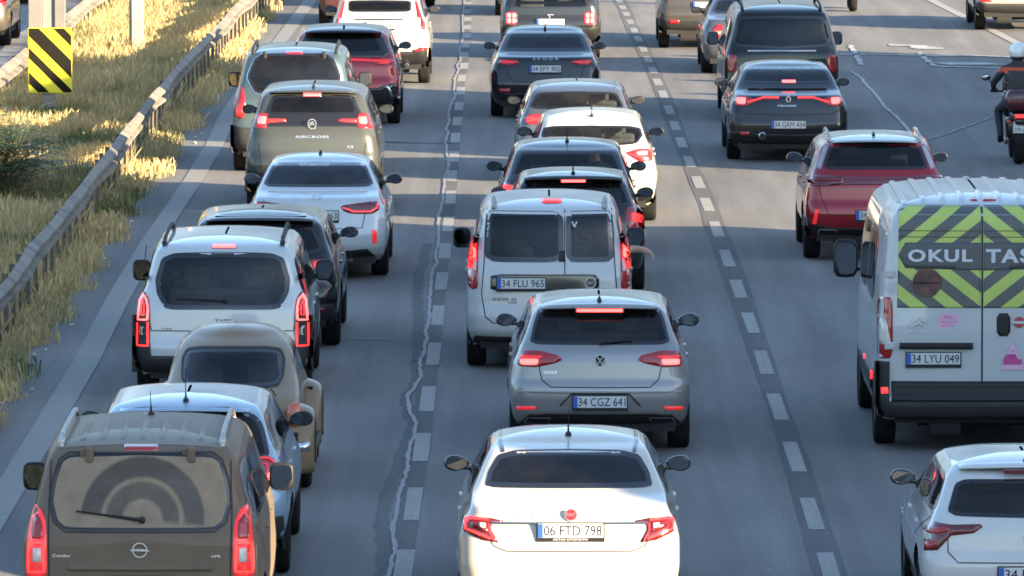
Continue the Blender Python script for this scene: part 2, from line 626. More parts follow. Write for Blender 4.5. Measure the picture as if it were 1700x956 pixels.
    def pxtop(self, pts, k=None):
        out = []
        for (a, b) in pts:
            if k: a, b = k[0] + a / k[2], k[1] + b / k[2]
            o, d = ray(a, b)
            loc, nrm, _, _ = self.bvh.ray_cast(self.MI @ o, self.MI.to_3x3() @ d)
            if loc is None: loc = Vector((0, 1.5, 0))
            out.append((loc.x, loc.y))
        return out

    def panel(self, name, poly, m, side='rear', off=.004, res=None, skirt=.012, border=0., bmat=None, parent=None, smooth=True, flat=False):
        res = res or self.ds * .9
        v2, f = tri_grid(poly, res)
        verts = []
        nrm = []
        for (u, v) in v2:
            p, n = self.hit(side, u, v)
            verts.append(p + n * off)
            nrm.append(n)
        # consistent facing
        good = []
        for t in f:
            a, b, c = verts[t[0]], verts[t[1]], verts[t[2]]
            nn = (b - a).cross(c - a)
            if nn.dot(nrm[t[0]]) < 0: t = tuple(reversed(t))
            good.append(t)
        fm = None
        if border:
            fm = []
            for t in good:
                cu = sum(v2[k][0] for k in t) / 3; cv = sum(v2[k][1] for k in t) / 3
                dd = min(seg_dist((cu, cv), poly[i], poly[(i + 1) % len(poly)]) for i in range(len(poly)))
                fm.append(1 if dd < border else 0)
        # skirt down to the body
        if skirt:
            cnt = {}
            for t in good:
                for i in range(len(t)):
                    e = (t[i], t[(i + 1) % len(t)])
                    cnt[e] = 1
            base = {}
            for (a, b) in [e for e in cnt if (e[1], e[0]) not in cnt]:
                for q in (a, b):
                    if q not in base:
                        base[q] = len(verts)
                        verts.append(verts[q] - nrm[q] * (skirt + off))
                good.append((b, a, base[a], base[b]))
                if fm is not None: fm.append(1)
        mats = [m] + ([bmat] if bmat else [])
        return mesh_obj(name, verts, good, mats, parent or self.root, smooth, fm)

    def window(self, name, poly, m, side='rear', border=.035, off=.003, cut=True, parent=None, rnd=True):
        if side == 'rear':
            hi = self.zl[-1] - .012
            lo = (1.108 * self.kz + .012) if self.typ == 'sedan' and abs(self.T['R'][-4][0] - 1.10) < .001 else -9
            poly = [(u, min(hi, max(lo, v))) for u, v in poly]
            q = []
            for (u, v) in poly:
                for _ in range(14):
                    loc = self.bvh.ray_cast(Vector((u * 1.02, -4, v)), Vector((0, 1, 0)))[0]
                    if loc is not None and loc.y < self.fR(v) + .26 + (.25 if self.typ == 'beetle' else 0): break
                    u *= .975
                q.append((u, v))
            poly = q
        if rnd: poly = round_poly(poly, 2, .12)
        inner = shrink(poly, border)
        if cut: self.holes.append((side, shrink(poly, border * .55)))
        res = self.ds * .9
        # ring + pane in one mesh: constrain by both loops
        b1 = densify(poly, res); b2 = densify(inner, res)
        pts = [Vector(p) for p in b1] + [Vector(p) for p in b2]
        n1, n2 = len(b1), len(b2)
        ed = [(i, (i + 1) % n1) for i in range(n1)] + [(n1 + i, n1 + (i + 1) % n2) for i in range(n2)]
        xs = [p[0] for p in poly]; ys = [p[1] for p in poly]
        g = res * 1.5
        x = min(xs) + g / 2
        while x < max(xs):
            y = min(ys) + g / 2
            while y < max(ys):
                if inpoly((x, y), inner): pts.append(Vector((x, y)))
                y += g
            x += g
        r = delaunay_2d_cdt(pts, ed, [], 1, 1e-6)
        v2 = [(p.x, p.y) for p in r[0]]
        verts, nrm = [], []
        for (u, v) in v2:
            p, n = self.hit(side, u, v)
            verts.append(p + n * off); nrm.append(n)
        F, fm = [], []
        for t in r[2]:
            c = (sum(v2[k][0] for k in t) / len(t), sum(v2[k][1] for k in t) / len(t))
            if not inpoly(c, poly): continue
            a, b, d = verts[t[0]], verts[t[1]], verts[t[2]]
            if (b - a).cross(d - a).dot(nrm[t[0]]) < 0: t = tuple(reversed(t))
            F.append(tuple(t)); fm.append(0 if inpoly(c, inner) else 1)
        return mesh_obj(name, verts, F, [m, M['frit']], parent or self.root, True, fm)

    def ribbon(self, name, line, w, m, side='rear', off=.003, parent=None, closed=False):
        pts = densify(line + ([line[0]] if closed else []), max(.03, self.ds), False)
        verts, faces = [], []
        n = len(pts)
        for i, p in enumerate(pts):
            a = pts[max(0, i - 1)]; b = pts[min(n - 1, i + 1)]
            dx, dy = b[0] - a[0], b[1] - a[1]
            l = math.hypot(dx, dy) or 1
            nx, ny = -dy / l * w / 2, dx / l * w / 2
            for sg in (-1, 1):
                q, nn = self.hit(side, p[0] + nx * sg, p[1] + ny * sg)
                verts.append(q + nn * off)
            if i: faces.append((2 * i - 2, 2 * i - 1, 2 * i + 1, 2 * i))
        return mesh_obj(name, verts, faces, m, parent or self.root)

    def text(self, name, txt, u0, u1, v0, v1, m, side='rear', off=.006, parent=None):
        vs, fs = text_geo(txt)
        if not vs: return
        # one flat sheet a little in front of the surface at the text's middle
        p, n = self.hit(side, (u0 + u1) / 2, (v0 + v1) / 2)
        verts = []
        for (a, b) in vs:
            q, nn = self.hit(side, u0 + (u1 - u0) * a, v0 + (v1 - v0) * b)
            verts.append(q + nn * off)
        return mesh_obj(name, verts, fs, m, parent or self.root, False)

    def plate(self, txt, cu, cv, tilt=0., frame=True, w=.52, h=.112, sub=None):
        """number plate centred at rear-view (cu, cv): a flat board with its own letters"""
        ys = [self.hit('rear', cu + dx, cv + dz)[0].y for dx in (-w / 2, 0, w / 2) for dz in (-h / 2, h / 2)]
        y = min(ys) - .012
        bm = bmesh.new()
        fr = .012 if frame else .004
        add_box(bm, (cu, y + .004, cv - (.012 if frame else 0)), (w + 2 * fr, .012, h + 2 * fr + (.02 if frame else 0)), .003)
        o = bm_obj('licence_plate', bm, M['black'], self.root)
        bm = bmesh.new()
        add_box(bm, (cu, y - .004, cv), (w, .004, h))
        bm_obj('plate_face', bm, M['plate'], o)
        bm = bmesh.new()
        add_box(bm, (cu - w / 2 + .021, y - .0075, cv), (.040, .003, h - .004))
        bm_obj('blue_band', bm, M['blue'], o)
        if txt:
            vs, fs = text_geo(txt)
            u0, u1, v0, v1 = cu - w / 2 + .05, cu + w / 2 - .012, cv - h / 2 + .016, cv + h / 2 - .016
            verts = [(u0 + (u1 - u0) * a, y - .0085, v0 + (v1 - v0) * b) for a, b in vs]
            mesh_obj('plate_text', verts, fs, M['ink'], o, False)
        if sub:
            vs, fs = text_geo(sub)
            verts = [(cu - .14 + .28 * a, y - .004, cv - h / 2 - .022 + .014 * b) for a, b in vs]
            mesh_obj('frame_text', verts, fs, M['whiteink'], o, False)
        return o

    def box(self, name, c, s, m, bev=.01, parent=None, rot=None):
        bm = bmesh.new()
        add_box(bm, c, s, bev, rot)
        return bm_obj(name, bm, m, parent or self.root, False)

    # ---- the common fittings
    def finish(self, mirrors=True, mglass='mirror', mcol=None, rails=None, antenna=None, driver=False, seats='seatm', sidem='glass', front='clear', mz=None, sidewin=True, doors=True, arch=None, mstyle='oval', rimmat='rim', diff=True, rearhead=True, seatdrop=0.):
        T, kz, L = self.T, self.kz, self.L
        g0, g1 = T['glass'][0] * kz, T['glass'][1] * kz
        rt = self.root
        # side glass
        if sidewin:
            ym = (self.wya + self.wyb) / 2 + (.05 if self.typ != 'van' else 1.0)
            if self.typ == 'beetle': ym = 1.75
            for side in ('right', 'left'):
                r0, r1, f0, f1 = self.fR(g0), self.fR(g1), self.fF(g0), self.fF(g1)
                if self.typ == 'sedan': a0, a1 = self.fR(1.13 * kz) + .36, r1 + .14
                elif self.typ == 'van': a0, a1 = 3.9, 3.9
                elif self.typ == 'beetle': a0, a1 = r0 + .45, r1 + .35
                else: a0, a1 = r0 + .22, r1 + .22
                d = .02
                rearp = [(a0, g0 + .015), (ym - .05, g0), (ym - .05, g1 + .0), (a1, g1 - .01)]
                frontp = [(ym + .03, g0), (f0 - .18, g0 - .01), (f1 - .22, g1 - .01), (ym + .03, g1)]
                if self.typ == 'van':
                    self.window('side_window', [(1.0, 1.42 * kz), (2.3, 1.42 * kz), (2.3, 2.12 * kz), (1.0, 2.12 * kz)], M['tint'], side)
                    self.window('side_window', [(2.45, 1.42 * kz), (3.75, 1.42 * kz), (3.75, 2.12 * kz), (2.45, 2.12 * kz)], M['tint'], side)
                    frontp = [(3.95, g0), (f0 - .25, g0 - .01), (f0 - .25, 1.55 * kz), (f1 - .35, g1 - .02), (3.95, g1)]
                    self.window('side_window', frontp, M['glass'], side)
                else:
                    self.window('side_window', rearp, M[sidem], side)
                    self.window('side_window', frontp, M['glass'], side)
                if doors:
                    zb = T['zb'] * kz + .14
                    y1 = self.fF(g0) - .10
                    self.ribbon('door_gap', [(y1, g0 - .04), (y1 + .05, .7 * kz), (y1 - .05, zb)], .010, M['seam'], side)
                    self.ribbon('door_gap', [(ym - .01, g0 - .03), (ym - .01, zb)], .010, M['seam'], side)
                    if self.typ not in ('beetle', 'van'):
                        self.ribbon('door_gap', [(a0 + .05, g0 - .02), (self.wya + .45, .75 * kz), (self.wya + .48, zb + .05)], .010, M['seam'], side)
                        for yh in (ym - .85, ym + .16):
                            zh = T['belt'] * kz - .12
                            p, n = self.hit(side, yh + .1, zh)
                            self.box('door_handle', (p.x + (.006 if side == 'right' else -.006), yh + .1, zh), (.022, .18, .024), self.pt, .008)
        # windscreen
        cz_ = dict(hatch=.91, sedan=.91, suv=1.03, mpv=1.06).get(self.typ)
        wz0, wz1 = (cz_ * kz if cz_ else g0 + .02), g1 + .01
        wa, wb_ = self.fW(wz0) * .93 - .05, self.fW(wz1) * .93 - .03
        self.window('windscreen', [(-wa, wz0), (wa, wz0), (wb_, wz1), (-wb_, wz1)], M[front], 'front', .04)
        # body mesh with the openings cut out
        arch = arch or (self.wr + .055)
        keep = []
        ctr = []
        zt = self.zl[-1]
        polys = self.holes
        vs = self.verts
        for f in self.faces:
            c = (vs[f[0]] + vs[f[1]] + vs[f[2]] + vs[f[3]]) / 4
            dele = False
            for yw in (self.wya, self.wyb):
                if abs(c.x) > self.w2 * .55 and all((vs[k].y - yw) ** 2 + (vs[k].z - self.wr) ** 2 < (arch + .006) ** 2 for k in f) and self.typ != 'beetle':
                    dele = True
            if not dele:
                n = (vs[f[1]] - vs[f[0]]).cross(vs[f[3]] - vs[f[0]])
                for side, poly in polys:
                    if side == 'rear' and n.y < 0 and c.y < L * .45 and inpoly((c.x, c.z), poly): dele = True
                    elif side == 'front' and n.y > 0 and c.y > L * .4 and inpoly((c.x, c.z), poly): dele = True
                    elif side == 'right' and abs(n.x) > .5 * n.length and c.x > self.w2 * .45 and c.z < zt and inpoly((c.y, c.z), poly): dele = True
                    elif side == 'left' and abs(n.x) > .5 * n.length and c.x < -self.w2 * .45 and c.z < zt and inpoly((c.y, c.z), poly): dele = True
                    elif side == 'top' and n.z > 0 and c.z > zt - .05 and inpoly((c.x, c.y), poly): dele = True
                    if dele: break
            if not dele: keep.append(f)
        # pull the arch edge onto its circle
        if self.typ != 'beetle':
            used = set(k for f in keep for k in f)
            for k in used:
                v = vs[k]
                if abs(v.x) < self.w2 * .55: continue
                for yw in (self.wya, self.wyb):
                    d = math.hypot(v.y - yw, v.z - self.wr)
                    if d < arch and d > .05:
                        v.y = yw + (v.y - yw) * arch / d
                        v.z = self.wr + (v.z - self.wr) * arch / d
        idx = {}
        nv, nfc = [], []
        for f in keep:
            t = []
            for k in f:
                if k not in idx:
                    idx[k] = len(nv)
                    nv.append(vs[k])
                t.append(idx[k])
            nfc.append(tuple(t))
        self.body = mesh_obj('body', nv, nfc, self.pt, rt)
        # underbody + arch liners
        zb = T['zb'] * kz
        bm = bmesh.new()
        add_box(bm, (0, L / 2, zb + .02), (self.W * .80, L - .7, .10))
        add_box(bm, (0, (self.wya + self.wyb) / 2, zb + .06), (self.W * .93, (self.wyb - self.wya) - 2 * arch - .05, .16))
        for yw in (self.wya, self.wyb):
            add_box(bm, (0, yw, self.wr + .12), (self.W * .58, arch * 1.95, .5))
            add_box(bm, (0, yw, self.wr + arch + .03), (self.W * .9, arch * 1.4, .03))
        add_box(bm, (.0, .32, zb + .10), (self.W * .82, .3, .26))
        add_tube(bm, (-.5, .25, .23), (-.2, .25, .23), .09, n=12)
        bm_obj('underbody', bm, M['under'], rt)
        # wheels
        for yw in (self.wya, self.wyb):
            for sg in (1, -1):
                r = self.wr
                tw = .105
                prof = [(-tw * .75, r * .62), (-tw * .95, r * .80), (-tw, r * .92), (-tw * .82, r * .985), (-tw * .5, r), (tw * .5, r), (tw * .82, r * .985), (tw, r * .92), (tw * .95, r * .80), (tw * .75, r * .62)]
                v, f = lathe(prof, 32)
                xo = sg * (self.w2 - tw - .012) if self.typ != 'beetle' else sg * .64
                w = mesh_obj('wheel', v, f, M['rubber'], rt)
                w.location = (xo, yw, r)
                bm = bmesh.new()
                add_tube(bm, (sg * .03, 0, 0), (sg * .045, 0, 0), r * .63, n=24, mi=1)
                for i in range(5):
                    a = 2 * math.pi * i / 5
                    rot = Matrix.Rotation(a, 3, 'X')
                    add_box(bm, rot @ Vector((sg * .06, 0, r * .33)), (.03, .06, r * .58), .008, rot)
                add_tube(bm, (sg * .04, 0, 0), (sg * .08, 0, 0), r * .14, n=12)
                v2, f2 = lathe([(sg * .03, r * .60), (sg * .085, r * .60), (sg * .085, r * .65), (sg * .03, r * .655)], 28)
                base = [bm.verts.new(q) for q in v2]
                for q in f2:
                    try: bm.faces.new([base[k] for k in q])
                    except Exception: pass
                ri = bm_obj('rim', bm, [M[rimmat], M['under']], w)
        # mirrors
        if mirrors:
            my = self.fF(g0) - .36
            mz_ = (mz or (g0 + .06))
            mw, mh = dict(oval=(.106, .066), tall=(.10, .115), van=(.13, .20))[mstyle]
            for sg in (1, -1):
                xb = self.fW(mz_ - .02) * .97
                xc = sg * (xb + .035 + mw)
                bm = bmesh.new()
                add_ball(bm, (xc, my + .05, mz_), (mw * 1.0, .075, mh), 16)
                for v in bm.verts:
                    # flatten the side that faces the back, taper to the door
                    if v.co.y < my + .02: v.co.y = my + .02
                    t = (v.co.x - xc) * sg / mw
                    k = 1 + .18 * t if mstyle == 'oval' else 1.0
                    dz = (v.co.z - mz_)
                    sq = 1.0
                    if mstyle != 'oval':
                        a = math.atan2(dz / mh, (v.co.x - xc) / mw)
                        rad = math.hypot(dz / mh, (v.co.x - xc) / mw)
                        sq = min(1.35, 1 / max(abs(math.cos(a)), abs(math.sin(a)))) ** .75
                        v.co.x = xc + (v.co.x - xc) * sq
                    v.co.z = mz_ + dz * k * sq
                add_box(bm, (sg * (xb + .03), my + .05, mz_ - mh * .55), (.12, .05, .04), .012)
                mo = bm_obj('wing_mirror', bm, mcol or M['black'], rt, True)
                # glass
                pts = []
                for i in range(20):
                    a = 2 * math.pi * i / 20
                    cx_, cz_ = math.cos(a), math.sin(a)
                    if mstyle != 'oval':
                        sq = min(1.35, 1 / max(abs(cx_), abs(cz_))) ** .75
                        cx_, cz_ = cx_ * sq, cz_ * sq
                    k = 1 + .18 * cx_ if mstyle == 'oval' else 1
                    pts.append((xc + sg * cx_ * mw * .84, my + .008 - cz_ * .006 + cx_ * .012, mz_ + cz_ * mh * .82 * k))
                mesh_obj('mirror_glass', pts, [tuple(range(20)) if sg < 0 else tuple(reversed(range(20)))], M[mglass], mo, False)
        if rails:
            zt_ = self.zl[-1]
            for sg in (1, -1):
                x0 = sg * (self.fW(zt_) * .93 - .02)
                ya, yb = self.fR(zt_) + .10, self.fF(zt_) - .25
                if rails[1]: yb = ya + rails[1]
                bm = bmesh.new()
                n = 14
                prev = None
                for i in range(n + 1):
                    t = i / n
                    hgt = .055 * min(1, math.sin(math.pi * t) * 3.2)
                    q, _ = self.hit('top', x0, ya + (yb - ya) * t)
                    p = q + Vector((0, 0, hgt + .004))
                    if prev is not None: add_tube(bm, prev, p, .021, n=8)
                    prev = p
                for t in (.03, .97):
                    q, _ = self.hit('top', x0, ya + (yb - ya) * t)
                    add_box(bm, q + Vector((0, 0, .02)), (.05, .12, .05), .01)
                bm_obj('roof_rail', bm, rails[0], rt, True)
        if antenna:
            kind, ay = antenna[0], antenna[1]
            q, _ = self.hit('top', 0, ay)
            bm = bmesh.new()
            if kind == 'rod':
                add_ball(bm, q + Vector((0, 0, .008)), (.028, .045, .026), 10)
                add_tube(bm, q + Vector((0, 0, .01)), q + Vector((0, -.12, antenna[2] if len(antenna) > 2 else .26)), .005, .003, 6)
                add_tube(bm, q + Vector((0, 0, .01)), q + Vector((0, -.03, .08)), .011, .006, 8)
            else:
                v = [(-.022, -.06, 0), (.022, -.06, 0), (.03, .12, 0), (-.03, .12, 0), (0, -.045, .065), (0, -.02, .066), (0, .1, .01)]
                v = [q + Vector(a) + Vector((0, 0, -.003)) for a in v]
                bvs = [bm.verts.new(a) for a in v]
                for f in [(0, 1, 4), (1, 2, 5, 4), (2, 6, 5), (6, 3, 5), (3, 0, 4, 5), (2, 3, 6)]:
                    bm.faces.new([bvs[k] for k in f])
            bm_obj('antenna', bm, M['black'], rt)
        # cabin
        z_f = (.46 * kz if self.typ != 'van' else .9) - seatdrop
        sm = M[seats]
        def seat(x, y, w, nh, name):
            bm = bmesh.new()
            zs = z_f
            add_box(bm, (x, y + .25, zs), (w, .5, .16), .05)
            add_box(bm, (x, y - .06, zs + .34), (w, .13, .62), .05, Matrix.Rotation(R(8), 3, 'X'))
            for i in range(nh):
                xx = x + (i - (nh - 1) / 2) * (w / nh if nh > 1 else 0)
                add_box(bm, (xx, y - .12, zs + .72), (.24, .09, .16), .035)
                add_tube(bm, (xx - .05, y - .11, zs + .58), (xx - .05, y - .11, zs + .68), .007, n=6)
                add_tube(bm, (xx + .05, y - .11, zs + .58), (xx + .05, y - .11, zs + .68), .007, n=6)
            bm_obj(name, bm, sm, rt, True)
        yfs = self.wyb - 1.35
        seat(-.36, yfs, .48, 1, 'front_seat')
        seat(.36, yfs, .48, 1, 'front_seat')
        if rearhead: seat(0, yfs - .88, self.W * .66, 2, 'rear_seat')
        bm = bmesh.new()
        add_box(bm, (0, yfs + 1.0, z_f + .22), (self.W * .78, .35, .32), .08)
        bm_obj('dashboard', bm, M['under'], rt, True)
        if self.typ in ('hatch', 'suv', 'sedan'):
            bm = bmesh.new()
            zs = g0 - .10
            add_box(bm, (0, self.fR(zs) + .42, zs), (self.W * .72, .62, .03), .008)
            bm_obj('parcel_shelf', bm, M['under'], rt)
        return self
# ------------------------------------------------------------------ ground, road, markings
def sheet(name, pts, z, m, kind='structure', parent=None):
    o = mesh_obj(name, [(x, y, z) for x, y in pts], [tuple(range(len(pts)))], m, parent, False)
    if kind: o['kind'] = kind
    return o

def strip_mesh(line, w, z, jag=0., seed=1):
    """line: world (x, y) centre points"""
    rnd = random.Random(seed)
    vs, fs = [], []
    n = len(line)
    for i, p in enumerate(line):
        a, b = line[max(0, i - 1)], line[min(n - 1, i + 1)]
        dx, dy = b[0] - a[0], b[1] - a[1]
        l = math.hypot(dx, dy) or 1
        # offset sideways in x mostly: lines run away from the viewer
        ww = w if not callable(w) else w(i)
        if abs(dy) > abs(dx) * .5:
            ox, oy = 1, 0
        else:
            ox, oy = 0, 1
        a_ = ww / 2 * (1 + jag * (math.sin(i * .9 + seed) * .5 + rnd.uniform(-.5, .5))); b_ = ww / 2 * (1 + jag * (math.sin(i * .7 + 2 * seed) * .5 + rnd.uniform(-.5, .5)))
        vs += [(p[0] - ox * a_, p[1] - oy * a_, z), (p[0] + ox * b_, p[1] + oy * b_, z)]
        if i: fs.append((2 * i - 2, 2 * i - 1, 2 * i + 1, 2 * i))
    return vs, fs

def asphalt(name, base=.105, tint=(1, 1.0, 1.01)):
    m = bpy.data.materials.new(name)
    m.use_nodes = True
    nt = m.node_tree; N, Lk = nt.nodes, nt.links
    b = N['Principled BSDF']
    b.inputs['Roughness'].default_value = .82
    b.inputs['Specular IOR Level'].default_value = .3
    tc = N.new('ShaderNodeTexCoord')
    def noise(scale, vec=(1, 1, 1), det=5, ro=.6):
        mp = N.new('ShaderNodeMapping'); mp.inputs['Scale'].default_value = vec
        Lk.new(tc.outputs['Object'], mp.inputs[0])
        n = N.new('ShaderNodeTexNoise'); n.inputs['Scale'].default_value = scale; n.inputs['Detail'].default_value = det; n.inputs['Roughness'].default_value = ro
        Lk.new(mp.outputs[0], n.inputs['Vector'])
        return n.outputs['Fac']
    def rng(s, a, b_, c, d):
        r = N.new('ShaderNodeMapRange'); r.inputs[1].default_value = a; r.inputs[2].default_value = b_; r.inputs[3].default_value = c; r.inputs[4].default_value = d
        Lk.new(s, r.inputs[0]); return r.outputs[0]
    def mul(a, c):
        q = N.new('ShaderNodeMath'); q.operation = 'MULTIPLY'; Lk.new(a, q.inputs[0]); Lk.new(c, q.inputs[1]); return q.outputs[0]
    big = rng(noise(.55, (1, .25, 1)), .3, .7, .80, 1.18)
    streak = rng(noise(2.6, (1, .03, 1), 4), .3, .7, .78, 1.2)
    fine = rng(noise(38, (1, .5, 1), 4, .8), .25, .75, .62, 1.38)
    val = mul(mul(big, streak), fine)
    # scattered pale chips
    spk = rng(noise(9, (1, .55, 1), 2, .5), .71, .77, 0, .7)
    vm = N.new('ShaderNodeVectorMath'); vm.operation = 'SCALE'
    vm.inputs[0].default_value = tuple(base * t for t in tint)
    Lk.new(val, vm.inputs['Scale'])
    mx = N.new('ShaderNodeMix'); mx.data_type = 'RGBA'
    Lk.new(spk, mx.inputs[0]); Lk.new(vm.outputs[0], mx.inputs[6]); mx.inputs[7].default_value = (.22, .21, .2, 1)
    Lk.new(mx.outputs[2], b.inputs['Base Color'])
    bp = N.new('ShaderNodeBump'); bp.inputs['Strength'].default_value = .35; bp.inputs['Distance'].default_value = .004
    Lk.new(fine, bp.inputs['Height']); Lk.new(bp.outputs[0], b.inputs['Normal'])
    return m

M['asphalt'] = asphalt('asphalt', .136, (1.03, 1.0, .97))
M['sealed'] = asphalt('dark_sealed_asphalt', .085)
M['asphalt2'] = asphalt('pale_asphalt', .20, (1, .98, .95))

def worn(name, col, wear=.45, scale=14):
    m = mat(name, col, .7)
    nt = m.node_tree; N, Lk = nt.nodes, nt.links
    b = N['Principled BSDF']
    tc = N.new('ShaderNodeTexCoord')
    mp = N.new('ShaderNodeMapping'); mp.inputs['Scale'].default_value = (1, .35, 1)
    Lk.new(tc.outputs['Object'], mp.inputs[0])
    n = N.new('ShaderNodeTexNoise'); n.inputs['Scale'].default_value = scale; n.inputs['Detail'].default_value = 7; n.inputs['Roughness'].default_value = .75
    Lk.new(mp.outputs[0], n.inputs['Vector'])
    r = N.new('ShaderNodeMapRange'); r.inputs[1].default_value = .4; r.inputs[2].default_value = .66; r.inputs[3].default_value = 0; r.inputs[4].default_value = wear
    Lk.new(n.outputs['Fac'], r.inputs[0])
    mx = N.new('ShaderNodeMix'); mx.data_type = 'RGBA'
    mx.inputs[6].default_value = (*col, 1); mx.inputs[7].default_value = (.11, .11, .115, 1)
    Lk.new(r.outputs[0], mx.inputs[0]); Lk.new(mx.outputs[2], b.inputs['Base Color'])
    return m

M['marking'] = worn('road_paint', (.25, .243, .22), .7, 22)
M['edge_marking'] = worn('faded_road_paint', (.20, .197, .185), .4)
M['bright_marking'] = worn('right_edge_paint', (.27, .26, .225), .3)  # palest road paint, used for the right edge line
M['crackfill'] = worn('pale_crack_filler', (.235, .235, .235), .4, 30)
M['soil'] = mat('dry_soil', (.19, .15, .085), .95, noise=.35, nscale=1.5)

sheet('ground', [(-400, -200), (400, -200), (400, 3000), (-400, 3000)], -.012, M['soil'])
# the road surface, with a ragged left edge where dirt creeps in
rnd = random.Random(3)
def edge_x(y):
    return -5.52 + (.25 * (80 - max(y, 50)) / 30 if y < 80 else 0) - (0.0 if y < 130 else -.004 * (y - 130))
lefts = []
y = -120.
while y < 420:
    lefts.append((edge_x(y) + rnd.uniform(-.09, .09), y)); y += .45
road_pts = [(26, -120), (26, 420)] + lefts[::-1]
bm = bmesh.new()
vl = [bm.verts.new((x, y, 0)) for x, y in lefts]
vr = [bm.verts.new((26, y, 0)) for x, y in lefts]
for i in range(len(lefts) - 1):
    bm.faces.new([vl[i], vr[i], vr[i + 1], vl[i + 1]])
bmesh.ops.recalc_face_normals(bm, faces=bm.faces)
rd = bm_obj('road', bm, M['asphalt']); rd['kind'] = 'structure'
sheet('side_road', [(-24, 20), (-9.25, 20), (-9.0, 420), (-24, 420)], 0.0, M['asphalt2'])

L1 = [(670, 944), (686, 837), (700.5, 743), (710, 662.6), (720, 588), (727.3, 524), (733, 467), (738.3, 417), (744, 372.4), (748.3, 328), (750.4, 292.4), (754, 260.4), (756.2, 229), (759.7, 201.4), (762.2, 176.7), (764.7, 151), (767, 130), (770.4, 109.8), (772, 91.6), (773.5, 75.3), (775, 59.6), (775.7, 45.5), (776, 32), (776.3, 19.5), (777, 7)]
L2 = [(1377, 945), (1348, 853.5), (1319, 758.7), (1291, 675.6), (1268, 602), (1246, 536.6), (1226, 480), (1207, 429), (1189.5, 380.8), (1174, 340), (1159.4, 303), (1144.8, 269), (1131.4, 237), (1121, 209), (1111, 183), (1101, 157), (1092, 136.4), (1083.7, 117), (1075.7, 99), (1067.8, 81.6), (1060, 65), (1053, 50.5), (1046.4, 36.6), (1040, 23.5), (1034, 12.5), (1028, 2)]
def g2(p):
    q = ground(*p)
    return (q.x, q.y)
for li, (L, wd, fill) in enumerate(((L1, .15, .54), (L2, .145, .56))):
    W_ = [g2(p) for p in L]
    W_ = [(W_[0][0] * 2 - W_[1][0], W_[0][1] * 2 - W_[1][1])] + W_
    for _ in range(4):
        W_ = W_ + [(W_[-1][0] * 2 - W_[-3][0] * 0 - W_[-2][0], W_[-1][1] * 2 - W_[-2][1])]
    vs, fs = [], []
    for i, p in enumerate(W_):
        a = W_[max(0, i - 1)]; b = W_[min(len(W_) - 1, i + 1)]
        per = math.hypot(b[0] - a[0], b[1] - a[1]) / (2 if 0 < i < len(W_) - 1 else 1)
        d = Vector((b[0] - a[0], b[1] - a[1])).normalized()
        n = Vector((d.y, -d.x))
        h = per * fill / 2
        c = Vector(p)
        k = len(vs)
        for (s_, t_) in ((-1, -1), (1, -1), (1, 1), (-1, 1)):
            q = c + n * (wd / 2 * s_ + rnd.uniform(-.006, .006)) + d * h * t_
            vs.append((q.x, q.y, .008))
        fs.append((k, k + 1, k + 2, k + 3))
    o = mesh_obj('lane_marking', vs, fs, M['marking'], None, False); o['kind'] = 'structure'
    W2 = [(p[0] + (.0 if li else -.03), p[1]) for p in W_]
    vs, fs = strip_mesh(W2, .27 if li else .20, .004, .2, li)
    o = mesh_obj('sealed_strip', vs, fs, M['sealed'], None, False); o['kind'] = 'structure'
W_ = [g2(p) for p in [(-150, 1100), (-22, 876), (142, 603), (194, 500), (250, 403.5), (320.6, 300), (358, 238), (380, 190)]]
W_ += [(-5.0, 137), (-4.9, 150), (-4.7, 180), (-4.2, 240)]
vs, fs = strip_mesh(W_, .29, .008, .05)
o = mesh_obj('edge_line', vs, fs, M['edge_marking'], None, False); o['kind'] = 'structure'
W_ = [g2(p) for p in [(1500, -22), (1545, 0), (1604, 30), (1650, 52), (1700, 78), (1790, 125), (1900, 180)]]
vs, fs = strip_mesh(W_, .20, .008, .05)
o = mesh_obj('edge_line', vs, fs, M['bright_marking'], None, False); o['kind'] = 'structure'

def Zc(ox, oy, k, pts): return [(ox + a / k, oy + b / k) for a, b in pts]
def crack(pts, w, name='crack_filler', jag=.45, seed=5, m='crackfill', z=.012):
    W_ = []
    r = random.Random(seed)
    for i in range(len(pts) - 1):
        a, b = g2(pts[i]), g2(pts[i + 1])
        n = max(2, int(math.hypot((b[0] - a[0]), (b[1] - a[1])) / .16))
        for j in range(n):
            t = j / n
            W_.append((a[0] + (b[0] - a[0]) * t + r.uniform(-1, 1) * min(w, .05) * .22, a[1] + (b[1] - a[1]) * t))
    W_.append(g2(pts[-1]))
    vs, fs = strip_mesh(W_, w, z, jag, seed)
    o = mesh_obj(name, vs, fs, M[m], None, False); o['kind'] = 'structure'
ck = Zc(600, 600, 2.685, [(100, 1010), (122, 950), (148, 850), (142, 740), (157, 680), (162, 610), (187, 540), (205, 480), (210, 400), (235, 340), (245, 280), (215, 230), (205, 160), (235, 120), (265, 70), (258, 0)])
ck += Zc(680, 280, 2.813, [(50, 900), (65, 870), (80, 790), (76, 760), (90, 720), (95, 590), (105, 480), (130, 440), (120, 410), (135, 350), (135, 220), (150, 180), (160, 100), (165, 30), (180, 0)])
ck += Zc(680, 0, 3.187, [(205, 870), (195, 780), (190, 750), (205, 700), (190, 680), (210, 650), (205, 600), (225, 540), (240, 510), (235, 480), (240, 420), (260, 370), (250, 350), (270, 320), (265, 270), (270, 240), (285, 200), (280, 100), (290, 0), (295, -40)])
crack(ck, .040, seed=11)
crack([(p[0] - 12 - 10 * math.sin(p[1] / 60), p[1]) for p in ck[:26]], .13, 'sealed_strip', .2, 4, 'sealed', .002)
k = (1300, 0, 3.1875)
M['whitecrack'] = worn('pale_scraped_paint', (.40, .40, .40), .75, 6)
